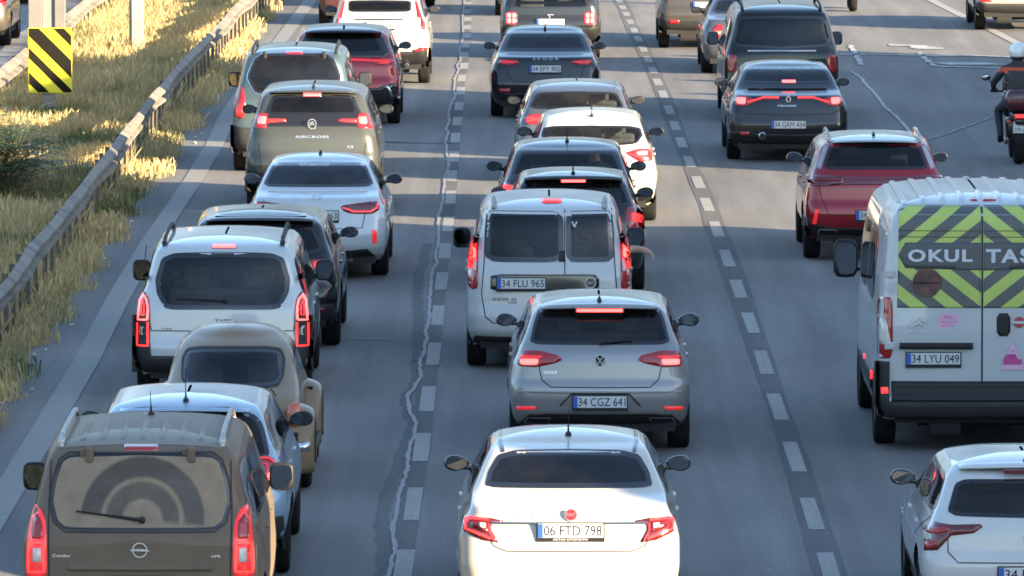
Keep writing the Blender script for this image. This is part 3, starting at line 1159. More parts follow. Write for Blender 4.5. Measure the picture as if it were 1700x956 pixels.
crack(Zc(*k, [(360, 380), (410, 410), (440, 450), (480, 490), (540, 570), (600, 620), (665, 690), (700, 760)]), .06, seed=2, m='whitecrack')
crack(Zc(*k, [(355, 240), (385, 290), (415, 345)]), .10, seed=3, m='whitecrack')
crack(Zc(*k, [(720, 280), (760, 318), (805, 352)]), .10, seed=4, m='whitecrack')
crack(Zc(*k, [(300, 290), (450, 288), (560, 292), (800, 298), (1000, 296), (1210, 304)]), .34, seed=5, m='whitecrack')
crack(Zc(*k, [(800, 352), (950, 356), (1100, 362), (1300, 368)]), .34, seed=6, m='whitecrack')
crack(Zc(*k, [(880, 332), (1000, 342), (1060, 345)]), 1.1, seed=9, m='whitecrack')
crack(Zc(*k, [(560, 240), (700, 243), (790, 262)]), .5, seed=7, m='whitecrack')
crack(Zc(*k, [(740, 748), (860, 712), (1000, 660), (1150, 605)]), .05, seed=8, jag=.9)
crack([(560, 563), (600, 564), (655, 564)], .05, seed=12)
crack([(640, 236), (700, 238), (752, 238)], .14, seed=13, m='sealed')

# ------------------------------------------------------------------ grass (nobody could count it)
def grassmat():
    m = bpy.data.materials.new('dry_grass')
    m.use_nodes = True
    nt = m.node_tree; N, Lk = nt.nodes, nt.links
    b = N['Principled BSDF']
    b.inputs['Roughness'].default_value = .8
    b.inputs['Specular IOR Level'].default_value = .2
    at = N.new('ShaderNodeVertexColor'); at.layer_name = 'tone'
    Lk.new(at.outputs[0], b.inputs['Base Color'])
    tl = N.new('ShaderNodeBsdfTranslucent')
    Lk.new(at.outputs[0], tl.inputs[0])
    ms = N.new('ShaderNodeMixShader'); ms.inputs[0].default_value = .3
    Lk.new(b.outputs[0], ms.inputs[1]); Lk.new(tl.outputs[0], ms.inputs[2])
    Lk.new(ms.outputs[0], N['Material Output'].inputs[0])
    return m
M['grass'] = grassmat()
rs = np.random.RandomState(4)
def vnoise(x, y, sc, seed):
    r = np.random.RandomState(seed)
    G = r.rand(64, 64)
    u, v = x / sc, y / sc
    i, j = np.floor(u).astype(int), np.floor(v).astype(int)
    fu, fv = u - i, v - j
    fu = fu * fu * (3 - 2 * fu); fv = fv * fv * (3 - 2 * fv)
    g = lambda a, b_: G[a % 64, b_ % 64]
    return (g(i, j) * (1 - fu) + g(i + 1, j) * fu) * (1 - fv) + (g(i, j + 1) * (1 - fu) + g(i + 1, j + 1) * fu) * fv

def grass(name, n, xr, yr, h0, h1, label, dens=None, wdt=.012, seed=1, greenbias=0.):
    r = np.random.RandomState(seed)
    x = r.uniform(xr[0], xr[1], n); y = r.uniform(yr[0], yr[1], n)
    if dens is not None:
        kpp = r.rand(n) < dens(x, y)
        x, y = x[kpp], y[kpp]; n = len(x)
    big = .6 * vnoise(x * 1.0, y * .45, 1.3, 5) + .4 * vnoise(x, y * .5, .5, 6)
    grn = np.clip((big + greenbias - .50) * 5, 0, 1)
    hh = (h0 + (h1 - h0) * r.rand(n) ** 1.6) * (.65 + .7 * vnoise(x, y * .6, .8, 9))
    a = r.uniform(0, 2 * math.pi, n); lean = r.uniform(.05, .55, n) * hh
    ww = wdt * r.uniform(.6, 1.5, n)
    fa = r.uniform(-.9, .9, n)
    wx, wy = np.cos(fa) * ww / 2, np.sin(fa) * ww / 2
    tx, ty = x + np.cos(a) * lean, y + np.sin(a) * lean
    mx_, my_ = x + np.cos(a) * lean * .35, y + np.sin(a) * lean * .35
    V = np.zeros((n, 7, 3))
    V[:, 0] = np.stack([x - wx, y - wy, np.full(n, -.01)], 1)
    V[:, 1] = np.stack([x + wx, y + wy, np.full(n, -.01)], 1)
    V[:, 2] = np.stack([mx_ + wx * .9, my_ + wy * .9, hh * .55], 1)
    V[:, 3] = np.stack([mx_ - wx * .9, my_ - wy * .9, hh * .55], 1)
    head = np.where(r.rand(n) < .35, 2.2, .9)
    V[:, 4] = np.stack([mx_ * .35 + tx * .65 + wx * head, my_ * .35 + ty * .65 + wy * head, hh * .84], 1)
    V[:, 5] = np.stack([mx_ * .35 + tx * .65 - wx * head, my_ * .35 + ty * .65 - wy * head, hh * .84], 1)
    V[:, 6] = np.stack([tx, ty, hh], 1)
    base = (np.arange(n) * 7)[:, None]
    quads = np.concatenate([base + np.array([[0, 1, 2, 3]]), base + np.array([[3, 2, 4, 5]])], 0)
    tris = base + np.array([[5, 4, 6]])
    me = bpy.data.meshes.new(name)
    me.vertices.add(n * 7)
    me.vertices.foreach_set('co', V.reshape(-1))
    nl = quads.size + tris.size
    me.loops.add(nl)
    me.loops.foreach_set('vertex_index', np.concatenate([quads.reshape(-1), tris.reshape(-1)]).astype(np.int32))
    me.polygons.add(len(quads) + len(tris))
    ls = np.concatenate([np.arange(len(quads)) * 4, quads.size + np.arange(len(tris)) * 3]).astype(np.int32)
    me.polygons.foreach_set('loop_start', ls)
    me.update(calc_edges=True)
    ca = me.color_attributes.new('tone', 'FLOAT_COLOR', 'POINT')
    dry = np.array([.38, .285, .13]); dry2 = np.array([.54, .43, .22]); gr = np.array([.085, .105, .04]); gr2 = np.array([.18, .18, .075])
    t = r.rand(n)[:, None]; g = grn[:, None]
    c = (dry * (1 - t) + dry2 * t) * (1 - g) + (gr * (1 - t) + gr2 * t) * g
    c = c * r.uniform(.75, 1.2, n)[:, None]
    C4 = np.ones((n, 7, 4)); C4[:, :, :3] = c[:, None, :]
    ca.data.foreach_set('color', C4.reshape(-1).astype(np.float32))
    me.materials.append(M['grass'])
    o = link(bpy.data.objects.new(name, me))
    tag(o, label, 'grass', kind='stuff')
    return o
grass('tall_dry_grass', 290000, (-9.25, -5.95), (62, 215), .12, .44, 'tall dry yellow grass with green tufts on the median strip', wdt=.0095, seed=2, greenbias=-.09)
grass('verge_grass', 60000, (-6.1, -5.25), (55, 200), .04, .26, 'dry yellow grass growing under the guard rail beside the road',
      lambda x, y: (.45 + .55 * vnoise(x, y * .4, .9, 31)) * np.clip((edge_x(100) + .12 * (vnoise(x, y, .9, 3) - .3) * 4 - x) / .25 + .15, 0, 1), seed=3, greenbias=-.10)

# a few stones and litter by the edge
bm = bmesh.new()
for i in range(26):
    yy = rnd.uniform(64, 140); xx = edge_x(yy) + rnd.uniform(.0, .28)
    add_ball(bm, (xx, yy, .015), (rnd.uniform(.012, .035), rnd.uniform(.012, .035), rnd.uniform(.01, .022)), 6)
o = bm_obj('pebbles', bm, mat('pale_stone', (.5, .48, .44), .8)); tag(o, 'small pale pebbles and litter along the ragged road edge', 'pebbles', kind='stuff')

# ------------------------------------------------------------------ guard rails
def guard_rail(label, xf, y0, y1, wob, seed, ztop=.80, hgt=.33, mm=None, group='steel guard rails'):
    rt = empty('guard_rail', (xf(y0), y0, 0))
    tag(rt, label, 'guard rail', group)
    r = random.Random(seed)
    prof = [(-.02, 0), (.02, -.03), (.06, -.07), (.06, -.11), (-.01, -.15), (-.01, -.18), (.06, -.22), (.06, -.26), (.02, -.30), (-.02, -.33)]
    prof = [(a * 1.25, b * hgt / .33) for a, b in prof]
    n = int((y1 - y0) / .5)
    ys = [y0 + (y1 - y0) * i / n for i in range(n + 1)]
    pan = 4.0
    kn = {}
    def w(y, s):
        i = int(y / pan); f = y / pan - i
        for k in (i, i + 1):
            kn.setdefault((k, s), r.uniform(-1, 1))
        return kn[(i, s)] * (1 - f) + kn[(i + 1, s)] * f
    vs, fs = [], []
    K = len(prof)
    for i, y in enumerate(ys):
        dx = wob * (.9 * w(y, 0) + .25 * w(y * 1.7, 1)); dz = wob * .5 * w(y, 2) + wob * .3 * w(y * 1.6, 5); tilt = .16 * w(y * 1.2, 3)
        for (a, b) in prof:
            vs.append((xf(y) + dx + a - b * tilt, y, ztop + dz + b))
        if i:
            for j in range(K - 1):
                q = (i - 1) * K + j
                fs.append((q, q + 1, q + K + 1, q + K))
    o = mesh_obj('beam', [(v[0] - xf(y0), v[1] - y0, v[2]) for v in vs], fs, mm or M['railsteel'], rt, True)
    for e in o.data.edges:
        if abs(e.vertices[0] - e.vertices[1]) == K: e.use_edge_sharp = True
    sol = o.modifiers.new('t', 'SOLIDIFY'); sol.thickness = .006
    # posts with spacer blocks
    me = None
    y = y0 + .6
    cnt = 0
    proto = None
    while y < y1 and cnt < 98:
        i = min(n, int((y - y0) / .5))
        if proto is None:
            bm = bmesh.new()
            add_box(bm, (-.02, 0, (ztop - .06) / 2), (.045, .008, ztop - .06))
            add_box(bm, (-.045, 0, (ztop - .06) / 2), (.006, .07, ztop - .06))
            add_box(bm, (.005, 0, (ztop - .06) / 2), (.006, .07, ztop - .06))
            add_box(bm, (-.0, 0, ztop - .17), (.07, .10, .16), .006)
            p = bm_obj('post', bm, M['railsteel'], rt)
            proto = p
        else:
            p = proto.copy(); COL.objects.link(p); p.parent = rt
        p.location = (vs[i * K][0] - xf(y0) - .045, y - y0, 0)
        p.rotation_euler = (r.uniform(-.05, .05), r.uniform(-.04, .04), r.uniform(-.1, .1))
        y += 1.33
        cnt += 1
    return rt
M['railsteel'] = mat('weathered_rail_steel', (.165, .148, .122), .75, .0, noise=.4, nscale=2.2)
def rail_x(y): return -5.83 + (0 if y < 118 else .00022 * (y - 118) ** 2)
guard_rail('dented weathered steel guard rail running between the grass and the road shoulder', rail_x, 55, 186, .040, 5, .83, .29)
guard_rail('pale steel guard rail between the tall grass and the side road', lambda y: -8.95 + .002 * (y - 60), 70, 200, .03, 8, .78)

# ------------------------------------------------------------------ sign and columns in the grass
M['concrete'] = mat('pale_concrete', (.21, .19, .165), .8, noise=.2, nscale=2)
M['colpaint'] = mat('grey_column_paint', (.15, .14, .13), .6, noise=.12, nscale=3)
M['signyel'] = mat('fluorescent_yellow', (.60, .55, .02), .5, noise=.04)
M['signdark'] = mat('sign_dark_stripe', (.012, .011, .008), .9, spec=.1)
g = ground(81, 205)
rt = empty('chevron_sign', (g.x, g.y, 0))
tag(rt, 'hazard sign of slanted yellow and black stripes on a short post', 'sign')
bm = bmesh.new()
add_box(bm, (0, .10, .75), (.22, .14, 1.5), .01)
add_box(bm, (0, .0, .28), (.25, .012, .03)); add_box(bm, (0, .0, .20), (.25, .012, .03))
bm_obj('post', bm, M['concrete'], rt)
sz, zb_, zt_ = .72, .50, 1.575
bm = bmesh.new()
add_box(bm, (0.03, 0, (zb_ + zt_) / 2), (sz, .02, zt_ - zb_), .02)
pn = bm_obj('panel', bm, M['signyel'], rt)
# slanted dark stripes clipped to the panel
def clip_band(c0, c1, slope, x0, x1, z0, z1):
    """region c0 < z + slope*x < c1 inside the rectangle, as polygon"""
    poly = [(x0, z0), (x1, z0), (x1, z1), (x0, z1)]
    for c, sg in ((c0, 1), (c1, -1)):
        out = []
        for i in range(len(poly)):
            a, b = poly[i], poly[(i + 1) % len(poly)]
            fa = (a[1] + slope * a[0] - c) * sg; fb = (b[1] + slope * b[0] - c) * sg
            if fa >= 0: out.append(a)
            if (fa < 0) != (fb < 0):
                t = fa / (fa - fb)
                out.append((a[0] + (b[0] - a[0]) * t, a[1] + (b[1] - a[1]) * t))
        poly = out
        if not poly: return None
    return poly
vs, fs = [], []
x0, x1, z0, z1 = -sz / 2 + .03 + .012, sz / 2 + .03 - .012, zb_ + .012, zt_ - .012
# boundaries measured on the sign (enlarged view 2.988, left edge x=150, right edge x=362, top y=135, bottom y=452)
def sx(u): return x0 + (u - 150) / 212 * (x1 - x0)
def sz_(v): return z1 - (v - 135) / 317 * (z1 - z0)
sl = .98 * (317 / 212) * (z1 - z0) / 317 / ((x1 - x0) / 212) / (317 / 212)
sl = (sz_(145) - sz_(300)) / (sx(362) - sx(205))
for (ua, va, ub, vb) in ((155, 165, 200, 140), (155, 290, 155, 238), (150, 405, 150, 345)):
    pass
ztop_ = lambda u, v: sz_(v) + sl * sx(u)
for c1, c0 in ((ztop_(325, 135), ztop_(270, 135)), (ztop_(205, 140), ztop_(155, 178)), (ztop_(152, 232), ztop_(152, 285)), (ztop_(150, 352), ztop_(150, 408))):
    p = clip_band(min(c0, c1), max(c0, c1), sl, x0, x1, z0, z1)
    if p and len(p) > 2:
        b0 = len(vs)
        vs += [(a, -.0135, b) for a, b in p]
        fs.append(tuple(range(b0, b0 + len(p))))
mesh_obj('stripes', vs, fs, M['signdark'], pn, False)

g = ground(79, 150)
rt = empty('gantry_column', (g.x, g.y, 0))
tag(rt, 'wide grey steel column rising out of frame directly behind the striped sign', 'column', 'columns standing in the grass')
bm = bmesh.new()
add_box(bm, (-.20, 0, 3.5), (.24, .30, 7), .01)
add_box(bm, (.23, 0, 3.5), (.18, .30, 7), .01)
bm_obj('flange', bm, M['colpaint'], rt)
bm = bmesh.new()
add_box(bm, (.03, -.05, 3.5), (.21, .10, 7), .004)
bm_obj('web', bm, M['concrete'], rt)
bm = bmesh.new()
add_box(bm, (0, 0, .08), (.8, .5, .16), .02)
bm_obj('footing', bm, M['concrete'], rt)
g = ground(227, 104)
rt = empty('lamp_column', (g.x, g.y, 0), R(18))
tag(rt, 'slim pale square column between the striped sign and the dented guard rail', 'column', 'columns standing in the grass')
bm = bmesh.new()
add_box(bm, (0, 0, 3.5), (.24, .2, 7), .012)
bm_obj('shaft', bm, M['concrete'], rt)
bm = bmesh.new()
add_box(bm, (0, 0, .06), (.4, .36, .12), .02)
bm_obj('footing', bm, M['concrete'], rt)

# ------------------------------------------------------------------ dark green shrub at the left edge
def shrub(loc, label, hgt, n, seed, spread=.9):
    rt = empty('leafy_shrub', loc)
    tag(rt, label, 'shrub')
    r = random.Random(seed)
    sb = bmesh.new()
    vs, fs = [], []
    for i in range(n):
        a = r.uniform(0, 2 * math.pi)
        el = r.uniform(.35, 1.35)
        b0 = Vector((r.uniform(-.35, .35), r.uniform(-.5, .5), r.uniform(0, .45) * hgt))
        d = Vector((math.cos(a) * math.cos(el), math.sin(a) * math.cos(el), math.sin(el)))
        ln = r.uniform(.5, 1.0) * hgt * .75
        prev = b0
        side = d.cross(Vector((0, 0, 1))).normalized()
        K = 13
        for k in range(1, K + 1):
            t = k / K
            p = b0 + d * ln * t * spread + Vector((0, 0, -.35 * ln * t * t))
            if k % 3 == 0 or k == K:
                add_tube(sb, prev, p, .006 * (1.2 - t), n=4); prev = p
            if k > 2:
                for sg in (-1, 1):
                    l = .13 * (1.1 - .6 * t) * r.uniform(.8, 1.2); w = .019
                    tip = p + side * sg * l + d * l * .35 + Vector((0, 0, -.03))
                    m_ = (p + tip) / 2
                    q = len(vs)
                    up = Vector((r.uniform(-.3, .3), r.uniform(-.3, .3), 1)).normalized()
                    wd = (tip - p).cross(up).normalized() * w
                    vs += [p, m_ + wd, tip, m_ - wd]
                    fs.append((q, q + 1, q + 2, q + 3))
    bm_obj('stem', sb, mat('stem_brown', (.08, .09, .03), .8), rt)
    mesh_obj('foliage', vs, fs, M['leaf'], rt, False)
M['leaf'] = mat('dark_leaf', (.030, .078, .034), .5, noise=.4, nscale=3)
g = ground(-6, 352)
shrub((g.x, g.y, 0), 'dark green feathery leafed shrub in the grass at the left edge of the picture', 1.9, 280, 3, 1.0)

# ------------------------------------------------------------------ unseen walls added on the sunny side to cast shade
M['wallc'] = mat('shade_wall_concrete', (.34, .32, .29), .85, noise=.15, nscale=.8)

for (ya_, n_, hh_, lb) in ((29.5, 4, 8.6, 'shorter run of tall added shade wall right of the highway, outside the picture'), (48.3, 10, 8.6, 'long run of tall added shade wall right of the highway, outside the picture'), (102.8, 3.5, 8.6, 'farther run of tall added shade wall right of the highway, outside the picture'), (117.2, 5, 4.2, 'low far run of added shade wall right of the highway, outside the picture')):
    rt = empty('shade_wall', (16.5, ya_, 0))
    tag(rt, lb, 'wall', 'added shade walls')
    for i in range(int(n_ + .5)):
        bm = bmesh.new()
        add_box(bm, (0, 2 + 4 * i, hh_ / 2), (.25, 3.9, hh_), .02)
        for k_ in range(int(hh_ / 1.42)): add_box(bm, (-.14, 2 + 4 * i, .9 + 1.4 * k_), (.05, 3.7, .9), .02)
        bm_obj('concrete_panel', bm, M['wallc'], rt)
        bm = bmesh.new()
        add_box(bm, (0, 4 * i, hh_ / 2 + .1), (.4, .22, hh_ + .2), .01)
        bm_obj('post', bm, M['steel'], rt)
# unseen ridges added all round to give the car roofs something to mirror
def added_ridge(name, ang0, ang1, dist, h0, h1, seed, m):
    r = random.Random(seed)
    n = 90
    vs, fs = [], []
    hh = [r.uniform(0, 1) for _ in range(n + 3)]
    for i in range(n + 1):
        a = R(ang0 + (ang1 - ang0) * i / n)
        h = h0 + (h1 - h0) * (.5 * hh[i] + .25 * hh[max(0, i - 1)] + .25 * hh[i + 1])
        for k_, (dd, fz) in enumerate(((0, -.02), (.10, .55), (.22, .93), (.34, 1.0), (.8, .3))):
            rr_ = dist * (1 + dd)
            vs.append((math.sin(a) * rr_, math.cos(a) * rr_, h * fz))
        if i:
            for k_ in range(4):
                q = (i - 1) * 5 + k_
                fs.append((q, q + 5, q + 6, q + 1))
    o = mesh_obj(name, vs, fs, m); o['kind'] = 'structure'
    return o
hm = mat('added_ridge_slope', (.075, .11, .16), .95, noise=.5, nscale=.03, spec=.1)  # blue tint put in to colour the roof reflections
added_ridge('added_ridge', -75, 75, 480, 80, 112, 1, hm)
added_ridge('added_ridge', 95, 265, 420, 26, 44, 2, hm)
# ------------------------------------------------------------------ paints
P = {}
P['dusty'] = paint('dusty_brown_grey_paint', (.105, .078, .056), .0, .55, .25, .8, (.24, .185, .13))
P['iceblue'] = paint('ice_blue_paint', (.24, .34, .45), .2, .3, 1, .08)
P['gold'] = paint('old_gold_beige_paint', (.19, .125, .064), .1, .42, .6, .2, (.2, .17, .13))
P['white'] = paint('white_paint', (.46, .48, .49), 0, .3, 1, .10)
P['warmwhite'] = paint('bright_white_paint', (.47, .455, .40), 0, .3, 1, .08)
P['vanwhite'] = paint('van_white_paint', (.44, .46, .47), 0, .38, .8, .22)
P['pearl'] = paint('pearl_white_paint', (.43, .465, .49), .1, .28, 1, .08)
P['black'] = paint('black_paint', (.006, .007, .008), .0, .2, .7, .02, (.10, .09, .08))
P['greygreen'] = paint('grey_green_paint', (.055, .059, .052), .25, .36, .8, .06, (.12, .11, .095))
P['teal'] = paint('teal_grey_paint', (.055, .085, .088), .35, .34, 1, .15, (.15, .14, .12))
P['redp'] = paint('deep_red_paint', (.27, .008, .016), .3, .28, 1, .04, (.12, .08, .07))
P['silver'] = paint('warm_silver_paint', (.26, .26, .262), .5, .38, 1, .10)
P['darkblue'] = paint('blue_grey_paint', (.07, .08, .10), .4, .3, 1, .06, (.13, .12, .11))
P['navy'] = paint('blue_black_paint', (.008, .010, .014), .1, .25, .8, .03, (.10, .09, .08))
P['charcoal'] = paint('charcoal_paint', (.018, .019, .022), .3, .28, 1, .06, (.10, .09, .08))
P['brownp'] = paint('brown_grey_paint', (.045, .040, .035), .3, .35, 1, .3, (.14, .12, .10))
P['beige'] = paint('beige_silver_paint', (.42, .40, .36), .5, .35, 1, .2)
GRP = 'cars queuing on the highway'

def outward(o):
    bm = bmesh.new(); bm.from_mesh(o.data)
    bmesh.ops.recalc_face_normals(bm, faces=bm.faces)
    bm.to_mesh(o.data); bm.free()
    return o
def mir(poly): return [(-a, b) for a, b in poly][::-1]
def sym(pts):
    """right half (x>=0) points from top centre round to bottom centre -> full symmetric outline"""
    pts = [(abs(a), b) for a, b in pts]
    return pts + [(-a, b) for a, b in pts[::-1]]
def both(c, name, poly, m, **kw):
    a = c.panel(name, poly, m, **kw)
    b = c.panel(name, mir(poly), m, **kw)
    return a, b
def rect(u0, u1, v0, v1): return [(u0, v0), (u1, v0), (u1, v1), (u0, v1)]
def lampset(c, poly, inner=None, base='red', lit='lit', ring=None, off=.007, rnd=True, hot=None, extra=None):
    """a pair of tail lamps: lens + lit shapes inside it, from the outline of the right-hand one"""
    for pl, sg in ((poly, 1), (mir(poly), -1)):
        pr = round_poly(pl, 2, .15) if rnd else pl
        o = c.panel('tail_light', pr, M[base], off=off, skirt=.02, res=.04)
        for ki, (sh, mm) in enumerate(inner or []):
            q = sh if sg > 0 else mir(sh)
            c.panel('lit_lamp', round_poly(q, 1, .15), M[mm], off=off + .005 + .003 * ki, skirt=.004, parent=o, res=.04)
        for (ln, w, mm) in (ring or []):
            q = ln if sg > 0 else [(-a, b) for a, b in ln]
            c.ribbon('light_strip', q, w, M[mm], off=off + .011, parent=o)
def ringmark(c, name, u, v, r, w, m, off=.008, n=28, parent=None, sx=1.):
    pts = [(u + r * sx * math.cos(2 * math.pi * i / n), v + r * math.sin(2 * math.pi * i / n)) for i in range(n)]
    y = min(c.hit('rear', a, b)[0].y for a, b in pts) - off
    vs, fs = [], []
    for (a, b) in pts:
        dx, dz = (a - u) / (r * sx), (b - v) / r
        vs.append((u + dx * r * sx, y, v + dz * r)); vs.append((u + dx * (r - w) * sx, y, v + dz * (r - w)))
    for i in range(n):
        j = (i + 1) % n
        fs.append((2 * i, 2 * j, 2 * j + 1, 2 * i + 1))
    o = mesh_obj(name, vs, fs, M[m], parent or c.root, False)
    s_ = o.modifiers.new('t', 'SOLIDIFY'); s_.thickness = .006
    return o, y
def flat(c, name, polys, y, m, parent=None, th=.004):
    vs, fs = [], []
    for p in polys:
        a = sum(p[i][0] * p[(i + 1) % len(p)][1] - p[(i + 1) % len(p)][0] * p[i][1] for i in range(len(p)))
        if a < 0: p = p[::-1]
        k = len(vs); n = len(p)
        vs += [(u, y, v) for u, v in p] + [(u, y + th, v) for u, v in p]
        fs.append(tuple(range(k, k + n)))
        for i in range(n):
            fs.append((k + i, k + n + i, k + n + (i + 1) % n, k + (i + 1) % n))
    return mesh_obj(name, vs, fs, M[m] if isinstance(m, str) else m, parent or c.root, False)
def disc(u, v, r, n=24, sx=1.): return [(u + r * sx * math.cos(2 * math.pi * i / n), v + r * math.sin(2 * math.pi * i / n)) for i in range(n)]
def stroke(a, b, w):
    d = Vector((b[0] - a[0], b[1] - a[1])).normalized(); n = Vector((-d.y, d.x)) * w / 2
    return [(a[0] - n.x, a[1] - n.y), (b[0] - n.x, b[1] - n.y), (b[0] + n.x, b[1] + n.y), (a[0] + n.x, a[1] + n.y)]
def strokes(pts, w): return [stroke(pts[i], pts[i + 1], w) for i in range(len(pts) - 1)]
def chevrons(c, u, v, s, m='badge', parent=None):
    y = min(c.hit('rear', u + a, v + b)[0].y for a in (-s, s) for b in (-s, s)) - .010
    pl = []
    for dz in (.32, -.30):
        for sg in (-1, 1):
            pl.append([(u, v + s * (dz + .5)), (u + sg * s, v + s * (dz - .18)), (u + sg * s, v + s * (dz - .46)), (u, v + s * (dz + .12))])
    return flat(c, 'badge', pl, y, m, parent)
def brake3(c, poly, m='hot', base='red'):
    o = c.panel('high_brake_light', poly, M[base], off=.006, skirt=.012, res=.04)
    u = [p[0] for p in poly]; v = [p[1] for p in poly]
    if m: c.panel('lit_lamp', rect(min(u) + .012, max(u) - .012, min(v) + .007, max(v) - .007), M[m], off=.011, skirt=.004, parent=o, res=.04)
def wiper(c, piv, tip, mid=None, w=.016):
    p0 = c.hit('rear', *piv)[0] + Vector((0, -.03, 0)); p1 = c.hit('rear', *tip)[0] + Vector((0, -.022, 0))
    bm = bmesh.new()
    add_tube(bm, p0, p0 + (p1 - p0) * .55, .015, .009, 8)
    add_tube(bm, p0 + (p1 - p0) * .12, p1, .008, .007, 6)
    add_ball(bm, p0, (.028, .022, .028), 10)
    bm_obj('wiper', bm, M['black'], c.root, True)
def exhaust(c, u, v, y=.06, r=.03, n=1):
    bm = bmesh.new()
    add_tube(bm, (u, y, v), (u, y + .2, v), r, n=16)
    o = bm_obj('exhaust_pipe', bm, M['chrome'], c.root, True)
    bm = bmesh.new()
    add_tube(bm, (u, y - .002, v), (u, y + .05, v), r * .75, n=16)
    bm_obj('bore', bm, M['under'], o)
def bar(c, name, u0, u1, v, h, d, m, bev=.006, yoff=0.):
    """a moulded bar that stands proud of the tail, following its bow"""
    n = 9
    vs, fs = [], []
    for i in range(n):
        u = u0 + (u1 - u0) * i / (n - 1)
        y = c.hit('rear', u, v)[0].y + yoff
        for (a, b) in ((.02, -h / 2), (-d * .8, -h / 2), (-d, -h * .2), (-d, h * .2), (-d * .8, h / 2), (.02, h / 2)):
            vs.append((u, y + a, v + b))
        if i:
            for j in range(5):
                q = (i - 1) * 6 + j
                fs.append((q, q + 6, q + 7, q + 1))
    fs.append(tuple(range(6))); fs.append(tuple(range(len(vs) - 6, len(vs)))[::-1])
    return outward(mesh_obj(name, vs, fs, m, c.root, False))
def spoiler(c, z, w, y0, y1, m, th=.03):
    vs, fs = [], []
    n = 11
    for i in range(n):
        t = -1 + 2 * i / (n - 1)
        u = t * w
        b = .09 * t * t
        zz = z - .018 * t * t
        for (y, dz) in ((y1, .012), (y0 + b, 0), (y0 + b - .005, -th * .5), (y0 + b + .02, -th), (y1, -th)):
            vs.append((u, y, zz + dz))
        if i:
            for j in range(4):
                q = (i - 1) * 5 + j
                fs.append((q, q + 5, q + 6, q + 1))
    fs.append(tuple(range(5))); fs.append(tuple(range(len(vs) - 5, len(vs)))[::-1])
    return outward(mesh_obj('spoiler', vs, fs, m, c.root))

# ================================================================== LEFT LANE
# --- dusty MPV, bottom left
K = (0, 620, 2.845)
def glass_with_dust():
    m = M['dirtyglass'].copy(); m.name = 'swept_dusty_glass'
    return m
c = Car('minivan', 'dusty brown-grey minivan with wiper-swept dirty rear window at the bottom left', 'minivan', 232, 216.4, 'mpv', 1.86, 1.81, 4.4, P['dusty'], ds=.04)
def dust_paint_glass():
    m = bpy.data.materials.new('dirt_caked_glass'); m.use_nodes = True
    nt = m.node_tree; N, Lk = nt.nodes, nt.links
    N.clear()
    out = N.new('ShaderNodeOutputMaterial')
    tc = N.new('ShaderNodeTexCoord'); sp = N.new('ShaderNodeSeparateXYZ'); Lk.new(tc.outputs['Object'], sp.inputs[0])
    def ma(op, a, b=None, cl=False):
        q = N.new('ShaderNodeMath'); q.operation = op; q.use_clamp = cl
        for i, v in enumerate((a, b)):
            if v is None: continue
            if isinstance(v, (int, float)): q.inputs[i].default_value = v
            else: Lk.new(v, q.inputs[i])
        return q.outputs[0]
    dx = ma('SUBTRACT', sp.outputs[0], PIV[0]); dz = ma('SUBTRACT', sp.outputs[2], PIV[1])
    rr_ = ma('SQRT', ma('ADD', ma('MULTIPLY', dx, dx), ma('MULTIPLY', dz, dz)))
    def band(a, b, e=.012):
        lo = N.new('ShaderNodeMapRange'); lo.inputs[1].default_value = a - e; lo.inputs[2].default_value = a + e; Lk.new(rr_, lo.inputs[0])
        hi = N.new('ShaderNodeMapRange'); hi.inputs[1].default_value = b - e; hi.inputs[2].default_value = b + e; hi.inputs[3].default_value = 1; hi.inputs[4].default_value = 0; Lk.new(rr_, hi.inputs[0])
        return ma('MULTIPLY', lo.outputs[0], hi.outputs[0])
    up = N.new('ShaderNodeMapRange'); up.inputs[1].default_value = -.02; up.inputs[2].default_value = .02; Lk.new(ma('ADD', dz, ma('MULTIPLY', dx, .1)), up.inputs[0])
    n = N.new('ShaderNodeTexNoise'); n.inputs['Scale'].default_value = 7; n.inputs['Detail'].default_value = 8; n.inputs['Roughness'].default_value = .7
    Lk.new(tc.outputs['Object'], n.inputs[0])
    swept = ma('MULTIPLY', ma('ADD', ma('MULTIPLY', band(.155, .285), .82), ma('MULTIPLY', band(.32, .475), .95), True), up.outputs[0])
    dust = ma('SUBTRACT', .93, ma('MULTIPLY', swept, .70))
    dust = ma('ADD', dust, ma('MULTIPLY', ma('SUBTRACT', n.outputs['Fac'], .5), .35), True)
    tr = N.new('ShaderNodeBsdfTransparent'); tr.inputs[0].default_value = (.3, .33, .32, 1)
    gl = N.new('ShaderNodeBsdfGlossy'); gl.inputs['Roughness'].default_value = .05
    fr = N.new('ShaderNodeFresnel'); fr.inputs[0].default_value = 1.5
    ms = N.new('ShaderNodeMixShader'); Lk.new(fr.outputs[0], ms.inputs[0]); Lk.new(tr.outputs[0], ms.inputs[1]); Lk.new(gl.outputs[0], ms.inputs[2])
    df = N.new('ShaderNodeBsdfDiffuse')
    mx = N.new('ShaderNodeMix'); mx.data_type = 'RGBA'; mx.inputs[6].default_value = (.18, .145, .108, 1); mx.inputs[7].default_value = (.31, .25, .185, 1)
    Lk.new(n.outputs['Fac'], mx.inputs[0]); Lk.new(mx.outputs[2], df.inputs[0])
    m2 = N.new('ShaderNodeMixShader'); Lk.new(dust, m2.inputs[0]); Lk.new(ms.outputs[0], m2.inputs[1]); Lk.new(df.outputs[0], m2.inputs[2])
    Lk.new(m2.outputs[0], out.inputs[0])
    return m
PIV = c.px([(672, 690)], K)[0]
M['caked'] = dust_paint_glass()
wp = c.px([(662, 372), (1000, 382), (1042, 408), (1072, 500), (1087, 600), (1062, 700), (1012, 740), (662, 742)], K)
wp[0] = (0, wp[0][1]); wp[-1] = (0, wp[-1][1])
